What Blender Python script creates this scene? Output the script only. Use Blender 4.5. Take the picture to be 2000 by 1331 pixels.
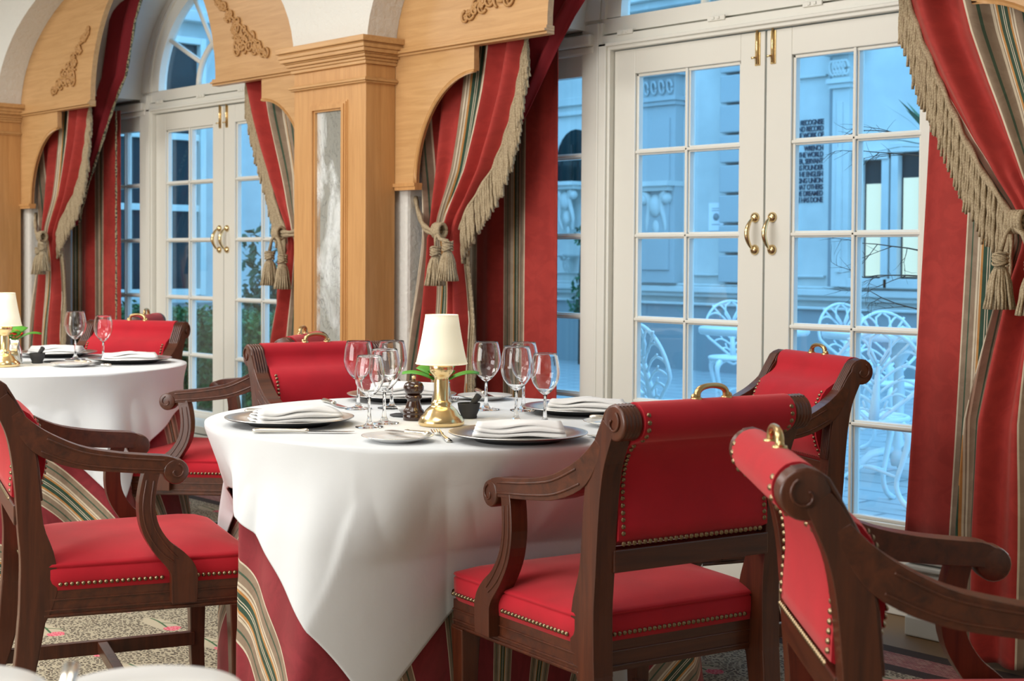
import bpy, math, random
import numpy as np
from mathutils import Vector, Matrix
for o in list(bpy.data.objects): bpy.data.objects.remove(o)
S = bpy.context.scene
COL = S.collection
PI = math.pi
cos, sin = math.cos, math.sin
random.seed(7)

# ------------------------------------------------------------------ camera
TH = math.radians(42.4); PITCH = .027; ROLL = .0065; EYE = 1.15
F = Vector((-cos(TH)*cos(PITCH), sin(TH)*cos(PITCH), -sin(PITCH)))
R0 = Vector((sin(TH), cos(TH), 0)); U0 = R0.cross(F)
RR = R0*cos(ROLL)+U0*sin(ROLL); UU = U0*cos(ROLL)-R0*sin(ROLL)
cd = bpy.data.cameras.new('camera'); cam = bpy.data.objects.new('camera', cd); COL.objects.link(cam)
M = Matrix((RR, UU, -F)).transposed().to_4x4(); M.translation = (0, 0, EYE)
cam.matrix_world = M
cd.sensor_width = 36; cd.lens = 2850*36/2000; cd.shift_y = -(665.5-582)/2000
cd.clip_start = .05; cd.clip_end = 100
cd.dof.use_dof = True; cd.dof.focus_distance = 3.5; cd.dof.aperture_fstop = 8
S.camera = cam

# ------------------------------------------------------------------ world, lights, exposure
W = bpy.data.worlds.new('dusk_sky'); S.world = W; W.use_nodes = True
bg = W.node_tree.nodes['Background']; bg.inputs[0].default_value = (.24, .60, 1.0, 1); bg.inputs[1].default_value = 3.2
S.view_settings.view_transform = 'Standard'; S.view_settings.look = 'None'
S.view_settings.exposure = 0.10; S.view_settings.gamma = 1; S.view_settings.use_curve_mapping = False
def area(name, loc, size, power, col, target=None, spread=PI):
    l = bpy.data.lights.new(name, 'AREA'); l.energy = power; l.color = col; l.shape = 'RECTANGLE'
    l.size, l.size_y = size; l.spread = spread
    o = bpy.data.objects.new(name, l); COL.objects.link(o); o.location = loc
    if target: o.rotation_euler = (Vector(target)-Vector(loc)).to_track_quat('-Z', 'Y').to_euler()
    return o
area('ceiling_light', (-2.0, .2, 2.95), (1.6, 1.6), 30, (1, .985, .955))
area('ceiling_light', (-5.0, .6, 2.95), (1.6, 1.6), 84, (1, .985, .955))
area('ceiling_light', (-8.3, 1.2, 2.95), (1.4, 1.4), 62, (1, .99, .97))
area('ceiling_light', (-3.3, 2.4, 2.95), (1.2, .5), 12, (1, .98, .94))
area('fill_light', (-3.6, -2.9, 1.7), (3.4, 2.2), 150, (1, .985, .96), (-3.6, 3, .9))  # unseen soft fill behind the camera, added for frontal light

# ------------------------------------------------------------------ materials
class X:
    """tiny expression wrapper over math nodes"""
    def __init__(s, nt, sock): s.nt = nt; s.k = sock
    def _m(s, op, *a):
        n = s.nt.nodes.new('ShaderNodeMath'); n.operation = op
        for i, v in enumerate((s,)+a):
            if isinstance(v, X): s.nt.links.new(v.k, n.inputs[i])
            else: n.inputs[i].default_value = v
        return X(s.nt, n.outputs[0])
    def __add__(s, o): return s._m('ADD', o)
    def __sub__(s, o): return s._m('SUBTRACT', o)
    def __mul__(s, o): return s._m('MULTIPLY', o)
    def __truediv__(s, o): return s._m('DIVIDE', o)
    def lt(s, o): return s._m('LESS_THAN', o)
    def gt(s, o): return s._m('GREATER_THAN', o)
    def mod(s, o): return s._m('FLOORED_MODULO', o)
    def abs(s): return s._m('ABSOLUTE')
    def sqrt(s): return s._m('SQRT')
    def sin(s): return s._m('SINE')
    def max(s, o): return s._m('MAXIMUM', o)
    def min(s, o): return s._m('MINIMUM', o)
    def floor(s): return s._m('FLOOR')

def mat(name, col=(.8,.8,.8), rough=.5, metal=0, **kw):
    m = bpy.data.materials.new(name); m.use_nodes = True
    b = m.node_tree.nodes['Principled BSDF']
    b.inputs['Base Color'].default_value = (*col, 1); b.inputs['Roughness'].default_value = rough; b.inputs['Metallic'].default_value = metal
    for k, v in kw.items(): b.inputs[k.replace('_', ' ')].default_value = v
    return m
def N(m, t): return m.node_tree.nodes.new(t)
def L(m, a, b): m.node_tree.links.new(a, b)
def BS(m): return m.node_tree.nodes['Principled BSDF']
def coord(m, kind='Object', scale=(1,1,1)):
    t = N(m, 'ShaderNodeTexCoord'); mp = N(m, 'ShaderNodeMapping'); mp.inputs['Scale'].default_value = scale
    L(m, t.outputs[kind], mp.inputs[0]); return mp.outputs[0]
def noise(m, vec, scale, detail=3, rough=.55, dist=0):
    n = N(m, 'ShaderNodeTexNoise'); n.inputs['Scale'].default_value = scale; n.inputs['Detail'].default_value = detail
    n.inputs['Roughness'].default_value = rough; n.inputs['Distortion'].default_value = dist
    if vec: L(m, vec, n.inputs['Vector'])
    return n.outputs['Fac']
def ramp(m, fac, stops, interp='LINEAR'):
    r = N(m, 'ShaderNodeValToRGB'); r.color_ramp.interpolation = interp
    e = r.color_ramp.elements
    while len(e) > 1: e.remove(e[-1])
    e[0].position = stops[0][0]; e[0].color = (*stops[0][1], 1)
    for p, c in stops[1:]:
        q = e.new(p); q.color = (*c, 1)
    L(m, fac, r.inputs[0]); return r.outputs[0]
def mix(m, fac, a, b, mode='MIX'):
    n = N(m, 'ShaderNodeMix'); n.data_type = 'RGBA'; n.blend_type = mode
    for sock, v in ((n.inputs[0], fac), (n.inputs[6], a), (n.inputs[7], b)):
        if hasattr(v, 'links'): L(m, v, sock)
        elif isinstance(v, X): L(m, v.k, sock)
        elif isinstance(v, tuple): sock.default_value = (*v, 1)
        else: sock.default_value = v
    return n.outputs[2]
def bump(m, h, strength=.3, dist=.01):
    n = N(m, 'ShaderNodeBump'); n.inputs['Strength'].default_value = strength; n.inputs['Distance'].default_value = dist
    L(m, h, n.inputs['Height']); L(m, n.outputs[0], BS(m).inputs['Normal'])

def wood(name, c0, c1, scale, axis, rough=.35, bstr=.05, coat=0):
    m = mat(name, c0, rough); sc = [scale*9]*3; sc[axis] = scale*.6
    v = coord(m, 'Object', sc)
    a = noise(m, v, 1, 5, .65, .6); c = ramp(m, a, [(.25, c0), (.75, c1)])
    L(m, c, BS(m).inputs['Base Color']); bump(m, a, bstr, .003)
    BS(m).inputs['Coat Weight'].default_value = coat; BS(m).inputs['Coat Roughness'].default_value = .25
    return m
MAH = wood('mahogany', (.034, .0085, .004), (.12, .030, .011), 5, 2, .33, .05, .25)
MAHX = wood('mahogany_cross', (.034, .0085, .004), (.12, .030, .011), 5, 0, .33, .05, .25)
OAK = wood('oak_vertical', (.50, .25, .085), (.66, .36, .14), 5, 2, .42, .08, .15)
OAKH = wood('oak_horizontal', (.50, .27, .10), (.66, .39, .17), 5, 0, .42, .08, .15)
CARV = mat('carved_oak', (.50, .27, .10), .45)

def velvet(name, c, sheen=.9):
    m = mat(name, c, .85, 0, Sheen_Weight=sheen, Sheen_Roughness=.45, Sheen_Tint=(1, .35, .33, 1))
    v = coord(m, 'Object'); a = noise(m, v, 14, 3); b = noise(m, v, 900, 2)
    L(m, mix(m, a, tuple(x*.8 for x in c), tuple(min(1, x*1.2) for x in c)), BS(m).inputs['Base Color']); bump(m, b, .12, .002)
    return m
VEL = velvet('red_velvet', (.47, .002, .015), .45)
BRASS = mat('brass', (.84, .64, .34), .2, 1)
BRASSA = mat('aged_brass', (.62, .45, .22), .30, 1)
BRASSD = mat('antique_brass', (.25, .185, .11), .3, 1)
SILVER = mat('silver', (.80, .76, .68), .2, 1)
STEEL = mat('steel', (.62, .63, .63), .18, 1)
PEWTER = mat('pewter', (.66, .66, .64), .30, 1)
BLACK = mat('black_base', (.008, .008, .009), .35)
SLATE = mat('black_slate', (.035, .037, .042), .7)
CER = mat('white_china', (.80, .80, .79), .12)
SALT = mat('pink_salt', (.62, .34, .28), .8)
DKWOOD = mat('dark_mill_wood', (.035, .012, .007), .16, 0, Coat_Weight=.6)
PAINT = mat('cream_paint', (.80, .785, .71), .32)
PAINTG = mat('ledge_paint', (.62, .64, .60), .4)
ROOMW = mat('room_wall_paint', (.74, .70, .62), .7)
CEILM = mat('ceiling_paint', (.82, .79, .72), .8)
FLOORB = mat('brown_floor', (.19, .11, .045), .55)
METW = mat('white_cast_metal', (.80, .84, .84), .4)
LEAF = mat('leaf_green', (.09, .35, .03), .4)
PETAL = mat('red_petal', (.75, .02, .01), .5)
FRG = mat('jute_cord', (.40, .31, .19), .9)
v_ = coord(FRG, 'Object'); n_ = noise(FRG, v_, 240, 2); L(FRG, ramp(FRG, n_, [(.3, (.27, .20, .12)), (.7, (.52, .42, .27))]), BS(FRG).inputs['Base Color'])
CORD = mat('dark_two_tone_cord', (.2, .2, .12), .9)
v_ = coord(CORD, 'Object'); n_ = noise(CORD, v_, 90, 1); L(CORD, ramp(CORD, n_, [(.45, (.05, .06, .04)), (.5, (.38, .33, .2))]), BS(CORD).inputs['Base Color'])

PLAS = mat('textured_plaster', (.76, .75, .70), .85)
v_ = coord(PLAS, 'Object'); bump(PLAS, noise(PLAS, v_, 38, 5, .6, .4), .5, .012)
PLASS = mat('smooth_plaster', (.74, .76, .72), .8)

def cloth_mat(name, c):
    m = mat(name, c, .9, 0, Sheen_Weight=.15)
    v = coord(m, 'Object'); bump(m, noise(m, v, 9, 4, .5, .3), .12, .02)
    return m
LINEN = cloth_mat('white_linen', (.74, .77, .79))
NAPK = cloth_mat('white_napkin_linen', (.84, .84, .83))

CRM, TAU, GRN, ORG, GR2 = (.66, .58, .44), (.30, .22, .15), (.025, .075, .045), (.52, .25, .07), (.05, .10, .06)
BAND = [(CRM,.005),(TAU,.016),(GR2,.005),(TAU,.016),(CRM,.006),(TAU,.002),(CRM,.004),(ORG,.006),(GRN,.012),(CRM,.002),(GRN,.004),(CRM,.002),(GRN,.012),(ORG,.006),(CRM,.005),(TAU,.003),(CRM,.006),(TAU,.016),(GR2,.005),(TAU,.016),(CRM,.004)]
BW = sum(w for c, w in BAND); REDW = .165; PER = BW+REDW
def stripe_mat(name, red, off=0):
    m = mat(name, red, .82, 0, Sheen_Weight=.25, Sheen_Roughness=.5, Sheen_Tint=(1, .6, .5, 1))
    t = N(m, 'ShaderNodeTexCoord'); s = N(m, 'ShaderNodeSeparateXYZ'); L(m, t.outputs['UV'], s.inputs[0])
    u = ((X(m.node_tree, s.outputs[0])+off).mod(PER))/PER
    st = [(0, red)]; p = REDW
    for c, w in BAND: st.append((p/PER, c)); p += w
    vc = coord(m, 'UV'); blotch = noise(m, vc, 14, 4, .6, 1.2)
    c = ramp(m, u.k, st, 'CONSTANT')
    c2 = mix(m, ramp(m, blotch, [(.42, (0,0,0)), (.58, (1,1,1))]), mix(m, .82, c, c, 'MULTIPLY'), c)
    c3 = mix(m, .72, c2, c)
    L(m, c3, BS(m).inputs['Base Color']); bump(m, noise(m, vc, 500, 2), .1, .002)
    return m
DRAPE = stripe_mat('striped_red_damask', (.40, .030, .022))
UNDER = stripe_mat('striped_rose_tablecloth', (.26, .018, .028))
LINING = mat('crimson_lining', (.21, .003, .010), .8, 0, Sheen_Weight=.15, Sheen_Tint=(1, .3, .3, 1))

# carpet: leopard ground with scattered pink carnations, lighter ground around each
CARPET = mat('leopard_carpet', (.4, .35, .25), .95)
def carpet():
    m = CARPET; nt = m.node_tree
    t = N(m, 'ShaderNodeTexCoord'); s = N(m, 'ShaderNodeSeparateXYZ'); L(m, t.outputs['Object'], s.inputs[0])
    vo = N(m, 'ShaderNodeTexVoronoi'); vo.feature = 'DISTANCE_TO_EDGE'; vo.inputs['Scale'].default_value = 62
    L(m, coord(m, 'Object', (1, 1.5, 1)), vo.inputs['Vector'])
    v1 = N(m, 'ShaderNodeTexVoronoi'); v1.inputs['Scale'].default_value = 62; L(m, coord(m, 'Object', (1, 1.5, 1)), v1.inputs['Vector'])
    spot = ramp(m, vo.outputs['Distance'], [(.0, (.42, .37, .26)), (.12, (.42, .37, .26)), (.17, (.04, .03, .022)), (.30, (.04, .03, .022)), (.36, (.17, .125, .08))])
    x0 = X(nt, s.outputs[0]); y0 = X(nt, s.outputs[1])
    T = .30
    row = (y0/T).floor()
    x = (x0+row*.13).mod(T)-T/2; y = y0.mod(T)-T/2
    nz = X(nt, noise(m, coord(m, 'Object'), 45, 2))
    r1 = ((x-.05)*(x-.05)+y*y).sqrt()+(nz-.5)*.02
    flower = r1.lt(.026)
    stem = ((y+(x*18).sin()*.012).abs().lt(.0035))*x.lt(.04)*x.gt(-.11)
    leaf = (((y-.012-(x+.03)*.8).abs().lt(.004)))*x.lt(.01)*x.gt(-.04)
    gx = (x+.02)/.10; gy = y/.036
    ground = ((gx*gx+gy*gy).sqrt()+(nz-.5)*.5).lt(1)
    c = mix(m, ground, spot, (.47, .41, .29))
    c = mix(m, stem.max(leaf), c, (.05, .12, .05))
    pk = ramp(m, noise(m, coord(m, 'Object'), 160, 1), [(.45, (.62, .05, .10)), (.55, (.70, .25, .28))])
    c = mix(m, flower, c, pk)
    # woven border along the window side
    b1 = y0.gt(3.53); b2 = y0.gt(3.585)*y0.lt(3.70); b3 = y0.gt(3.755)
    v2 = N(m, 'ShaderNodeTexBrick'); v2.inputs['Scale'].default_value = 26; L(m, coord(m, 'Object'), v2.inputs['Vector'])
    v2.inputs['Color1'].default_value = (.30, .10, .10, 1); v2.inputs['Color2'].default_value = (.42, .22, .18, 1); v2.inputs['Mortar'].default_value = (.10, .06, .05, 1)
    c = mix(m, b1, c, (.045, .028, .024)); c = mix(m, b2, c, v2.outputs[0])
    L(m, c, BS(m).inputs['Base Color']); bump(m, noise(m, coord(m, 'Object'), 300, 2), .3, .004)
carpet()

def glass_pane():
    m = bpy.data.materials.new('window_glass'); m.use_nodes = True; nt = m.node_tree; nt.nodes.clear()
    o = nt.nodes.new('ShaderNodeOutputMaterial'); t = nt.nodes.new('ShaderNodeBsdfTransparent'); t.inputs[0].default_value = (.96, .98, 1, 1)
    g = nt.nodes.new('ShaderNodeBsdfGlossy'); g.inputs['Roughness'].default_value = .01
    f = nt.nodes.new('ShaderNodeFresnel'); ge = nt.nodes.new('ShaderNodeNewGeometry')
    io = X(nt, ge.outputs['Backfacing'])*(1/1.5-1.5)+1.5; nt.links.new(io.k, f.inputs[0]); mx = nt.nodes.new('ShaderNodeMixShader')
    nt.links.new(f.outputs[0], mx.inputs[0]); nt.links.new(t.outputs[0], mx.inputs[1]); nt.links.new(g.outputs[0], mx.inputs[2]); nt.links.new(mx.outputs[0], o.inputs[0])
    return m
GLASS = glass_pane()
CRYST = mat('crystal', (1, 1, 1), 0, 0, Transmission_Weight=1, IOR=1.42)
SHADE = mat('cream_lamp_shade', (.86, .83, .68), .8)
b = BS(SHADE); b.inputs['Subsurface Weight'].default_value = 0
b.inputs['Emission Color'].default_value = (1, .90, .62, 1); b.inputs['Emission Strength'].default_value = .30
MIRR = mat('antiqued_mirror', (.8, .83, .82), .07, 1)
def mirror():
    m = MIRR; v = coord(m, 'Object', (1, 1, .6))
    n1 = noise(m, v, 12, 6, .6, 2.2); n2 = noise(m, v, 5, 4, .6, 1)
    line = (X(m.node_tree, n1)-.5).abs()
    vein = ramp(m, line.k, [(.0, (.36, .37, .40)), (.012, (.84, .89, .89))])
    L(m, vein, BS(m).inputs['Base Color'])
    L(m, ramp(m, n2, [(.4, (.05,)*3), (.65, (.32,)*3)]), BS(m).inputs['Roughness'])
    L(m, ramp(m, n2, [(.42, (.85,)*3), (.60, (.25,)*3)]), BS(m).inputs['Metallic'])
mirror()
STONE = mat('pale_stone', (.62, .63, .60), .85)
v_ = coord(STONE, 'Object'); n_ = noise(STONE, v_, 1.3, 5, .6); L(STONE, ramp(STONE, n_, [(.3, (.50, .52, .50)), (.7, (.72, .72, .68))]), BS(STONE).inputs['Base Color'])
STONED = mat('weathered_stone', (.30, .33, .34), .9)
STONEM = mat('mid_stone', (.45, .48, .48), .85)
PAVE = mat('courtyard_paving_stone', (.5, .52, .52), .35)
n2_ = N(PAVE, 'ShaderNodeTexBrick'); n2_.inputs['Scale'].default_value = 1.1; n2_.inputs['Color1'].default_value = (.52, .54, .54, 1); n2_.inputs['Color2'].default_value = (.46, .48, .49, 1); n2_.inputs['Mortar'].default_value = (.25, .27, .29, 1); n2_.inputs['Mortar Size'].default_value = .012
L(PAVE, coord(PAVE, 'Object'), n2_.inputs['Vector']); L(PAVE, n2_.outputs[0], BS(PAVE).inputs['Base Color'])
INK = mat('painted_letters', (.02, .045, .08), .7)
DARKW = mat('dark_window_glass', (.015, .03, .035), .08)
PAPER = mat('notice_paper', (.85, .85, .86), .6)
HEDGE = mat('hedge_leaves', (.04, .16, .045), .5)
n_ = noise(HEDGE, coord(HEDGE, 'Object'), 14, 3); L(HEDGE, ramp(HEDGE, n_, [(.35, (.02, .085, .03)), (.65, (.10, .30, .08))]), BS(HEDGE).inputs['Base Color'])
SHRUB = mat('shrub_leaves', (.03, .12, .05), .35)
BARK = mat('bark', (.06, .045, .035), .9)
BLIND = mat('lit_window_blind', (.72, .70, .50), .8)
BS(BLIND).inputs['Emission Color'].default_value = (1, .86, .5, 1); BS(BLIND).inputs['Emission Strength'].default_value = .38  # warm glow in the blind stands in for lit rooms behind

# ------------------------------------------------------------------ mesh tools
class MB:
    def __init__(s): s.v = []; s.f = []; s.uv = {}; s.sm = []
    def add(s, vs, fs, smooth=True, uvs=None):
        k = len(s.v); s.v += [tuple(p) for p in vs]
        for f in fs: s.f.append(tuple(i+k for i in f)); s.sm.append(smooth)
        if uvs:
            for i, q in enumerate(uvs): s.uv[k+i] = q
        return s
    def box(s, x0, x1, y0, y1, z0, z1):
        vs = [(x, y, z) for z in (z0, z1) for y in (y0, y1) for x in (x0, x1)]
        return s.add(vs, [(0,2,3,1),(4,5,7,6),(0,1,5,4),(2,6,7,3),(0,4,6,2),(1,3,7,5)], False)
    def grid(s, P, nu, nv, cu=False, cv=False, uvf=None, smooth=True, flip=False):
        vs = []; uv = []
        for j in range(nv+(0 if cv else 1)):
            for i in range(nu+(0 if cu else 1)):
                a, b_ = i/nu, j/nv; vs.append(P(a, b_))
                if uvf: uv.append(uvf(a, b_))
        w = nu+(0 if cu else 1); h = nv+(0 if cv else 1); fs = []
        for j in range(nv):
            for i in range(nu):
                q = (j*w+i, j*w+(i+1) % w, ((j+1) % h)*w+(i+1) % w, ((j+1) % h)*w+i)
                fs.append(q[::-1] if flip else q)
        return s.add(vs, fs, smooth, uv or None)
    def lathe(s, prof, n=24, c=(0,0,0), axis='z', smooth=True, sq=(1,1), cap=True):
        vs = []
        for r, z in prof:
            for i in range(n):
                a = 2*PI*i/n; p = (r*cos(a)*sq[0], r*sin(a)*sq[1], z)
                if axis == 'x': p = (p[2], p[0], p[1])
                elif axis == 'y': p = (p[0], p[2], p[1])
                vs.append((p[0]+c[0], p[1]+c[1], p[2]+c[2]))
        fs = [(j*n+i, j*n+(i+1) % n, (j+1)*n+(i+1) % n, (j+1)*n+i) for j in range(len(prof)-1) for i in range(n)]
        if cap and prof[0][0] > 1e-6: fs.append(tuple(range(n))[::-1])
        if cap and prof[-1][0] > 1e-6: fs.append(tuple((len(prof)-1)*n+i for i in range(n)))
        return s.add(vs, fs, smooth)
    def tube(s, pts, r, n=8, cap=True, flat=1, twist=None):
        pts = [Vector(p) for p in pts]; m = len(pts); vs = []
        up = Vector((0,0,1))
        t0 = (pts[1]-pts[0]).normalized()
        if abs(t0.dot(up)) > .9: up = Vector((0,1,0))
        a = t0.cross(up).normalized()
        for i, p in enumerate(pts):
            t = (pts[min(i+1, m-1)]-pts[max(i-1, 0)]).normalized()
            a = (a-t*a.dot(t)).normalized(); b_ = t.cross(a)
            rr = r[i] if isinstance(r, (list, tuple)) else r
            for k in range(n):
                th = 2*PI*k/n; q = rr
                if twist: q = rr*(1+.28*cos(2*th-twist*i))
                vs.append(p+a*(q*cos(th))+b_*(q*sin(th)*flat))
        fs = [(j*n+i, j*n+(i+1) % n, (j+1)*n+(i+1) % n, (j+1)*n+i) for j in range(m-1) for i in range(n)]
        if cap: fs += [tuple(range(n))[::-1], tuple((m-1)*n+i for i in range(n))]
        return s.add(vs, fs, True)
    def prism(s, poly, a0, a1, fn, smooth=False):
        """poly of 2d points, fn(p, q, a) -> xyz, between a0 and a1"""
        n = len(poly)
        vs = [fn(p, q, a0) for p, q in poly]+[fn(p, q, a1) for p, q in poly]
        fs = [tuple(range(n))[::-1], tuple(range(n, 2*n))]
        k = len(s.v); s.v += [tuple(p) for p in vs]
        for f in fs: s.f.append(tuple(i+k for i in f)); s.sm.append(False)
        for i in range(n): s.f.append((k+i, k+(i+1) % n, k+n+(i+1) % n, k+n+i)); s.sm.append(smooth)
        return s
    def ball(s, c, r, n=10, m=6, sc=(1,1,1)):
        prof = [(sin(PI*j/m), -cos(PI*j/m)) for j in range(m+1)]
        vs = []
        for a, z in prof:
            for i in range(n): t = 2*PI*i/n; vs.append((c[0]+r*a*cos(t)*sc[0], c[1]+r*a*sin(t)*sc[1], c[2]+r*z*sc[2]))
        fs = [(j*n+i, j*n+(i+1) % n, (j+1)*n+(i+1) % n, (j+1)*n+i) for j in range(m) for i in range(n)]
        return s.add(vs, fs, True)
    def strip(s, pts_l, pts_r, th, smooth=True):
        n = len(pts_l); vs = list(pts_l)+list(pts_r); return s.add(vs, [(i, i+1, n+i+1, n+i) for i in range(n-1)], smooth)
    def obj(s, name, m, parent=None, bevel=0, seg=2, solid=0, weld=True, sub=0):
        me = bpy.data.meshes.new(name); me.from_pydata([tuple(p) for p in s.v], [], s.f); me.materials.append(m)
        me.polygons.foreach_set('use_smooth', s.sm)
        if s.uv:
            ul = me.uv_layers.new(name='UVMap')
            for lp in me.loops: ul.data[lp.index].uv = s.uv.get(lp.vertex_index, (0, 0))
        me.update()
        o = bpy.data.objects.new(name, me); COL.objects.link(o)
        if parent: o.parent = parent
        if sub:
            d = o.modifiers.new('s', 'SUBSURF'); d.levels = d.render_levels = sub
        if solid:
            d = o.modifiers.new('t', 'SOLIDIFY'); d.thickness = solid; d.offset = 0
        if bevel:
            d = o.modifiers.new('b', 'BEVEL'); d.width = bevel; d.segments = seg; d.limit_method = 'ANGLE'; d.angle_limit = .6
        return o
def fix_normals(o):
    import bmesh
    bm = bmesh.new(); bm.from_mesh(o.data); bmesh.ops.recalc_face_normals(bm, faces=bm.faces); bm.to_mesh(o.data); bm.free(); return o
def empty(name, label, cat, loc=(0,0,0), rz=0, group=None):
    o = bpy.data.objects.new(name, None); COL.objects.link(o); o.location = loc; o.rotation_euler = (0, 0, rz)
    o.empty_display_size = .05
    return tag(o, label, cat, group)
def tag(o, label, cat, group=None, kind=None):
    if label: o['label'] = label
    if cat: o['category'] = cat
    if group: o['group'] = group
    if kind: o['kind'] = kind
    return o
def struct(o): o['kind'] = 'structure'; return o
def dup(root, loc, rz, label, group=None):
    r = root.copy(); COL.objects.link(r); r.location = loc; r.rotation_euler = (0, 0, rz); r['label'] = label
    if group: r['group'] = group
    for ch in list(root.children):
        c = ch.copy(); COL.objects.link(c); c.parent = r
        for g in list(ch.children):
            d = g.copy(); COL.objects.link(d); d.parent = c
    return r
def ip(x, xs, ys): return float(np.interp(x, xs, ys))
def smooth(a, b_, x):
    t = max(0, min(1, (x-a)/(b_-a))); return t*t*(3-2*t)

# ------------------------------------------------------------------ room shell
YW, YB, YF = 4.15, 3.68, 3.53       # window plane, arch boards, room face of the arcade
BAYS = (-3.2, -6.8); HALF = 1.54; PIL = (-1.4, -5.0, -8.6); PH = .255; SPR = 2.0
ZG = .1                              # courtyard level
struct(MB().box(-11.5, 2.6, -3.6, 3.76, -.06, 0).obj('floor', CARPET))
struct(MB().box(-11.5, 2.6, 3.76, 4.2, -.06, -.001).obj('floor_margin', FLOORB))
struct(MB().box(-11.5, 2.6, -3.6, 3.6, 3.05, 3.15).obj('ceiling', CEILM))
struct(MB().box(-11.6, -11.5, -3.6, 4.2, 0, 3.1).obj('wall_left', ROOMW))
struct(MB().box(2.6, 2.7, -3.6, 4.2, 0, 3.1).obj('wall_right', ROOMW))
struct(MB().box(-11.5, 2.6, -3.7, -3.6, 0, 3.1).obj('wall_front', ROOMW))

# arcade wall with elliptical arches (room face), reveals included
def arc_pts(cx, a, b_, z0, n=40): return [(cx+a*cos(PI*i/n), z0+b_*sin(PI*i/n)) for i in range(n+1)]
def arcade(name, y0, y1, x0, x1, ztop, arches, a, b_, z0, m):
    mb = MB(); fn = lambda p, q, t: (p, t, q)
    xs = [x0]
    for cx in sorted(arches):
        n = 40; pts = arc_pts(cx, a, b_, z0, n)[::-1]          # left to right over the arch
        mb.prism([(xs[-1], z0), (cx-a, z0), (cx-a, ztop), (xs[-1], ztop)], y0, y1, fn)
        for i in range(n):
            p, q = pts[i], pts[i+1]
            mb.prism([p, q, (q[0], ztop), (p[0], ztop)], y0, y1, fn)
        xs.append(cx+a)
    mb.prism([(xs[-1], z0), (x1, z0), (x1, ztop), (xs[-1], ztop)], y0, y1, fn)
    return fix_normals(mb.obj(name, m))
struct(arcade('wall_arcade', YF, YB-.001, -11.5, 2.6, 3.1, (-10.4,)+BAYS+(.4,), HALF, .75, SPR, PLAS))
# piers behind the pilasters and the vaults over the bays
for cx in PIL: struct(MB().box(cx-.30, cx+.30, YB+.03, YW-.03, 0, 2.06).obj('wall_pier', PLAS, bevel=.015))
VA, VB, VZ = .88, .70, 2.05
def vault(name, cx):
    prof = [(cx-1.5, VZ), (cx-VA, VZ)]+[(cx-VA*cos(PI*i/32), VZ+VB*sin(PI*i/32)) for i in range(1, 32)]+[(cx+VA, VZ), (cx+1.5, VZ)]
    mb = MB()
    for i in range(len(prof)-1):
        p, q = prof[i], prof[i+1]
        mb.prism([p, q, (q[0], 3.1), (p[0], 3.1)], YB+.032, YW-.001, lambda a, c, t: (a, t, c))
    return struct(fix_normals(mb.obj(name, PLASS)))
for cx in BAYS:
    vault('wall_vault', cx)
    for sgn in (-1, 1):   # little cornice under the flat soffits
        x0, x1 = sorted((cx+sgn*1.5, cx+sgn*.83))
        struct(MB().box(x0, x1, YW-.07, YW-.02, 1.985, 2.03).box(x0, x1, YW-.05, YW-.02, 1.955, 1.985).obj('trim_soffit', PAINT, bevel=.008))

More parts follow.
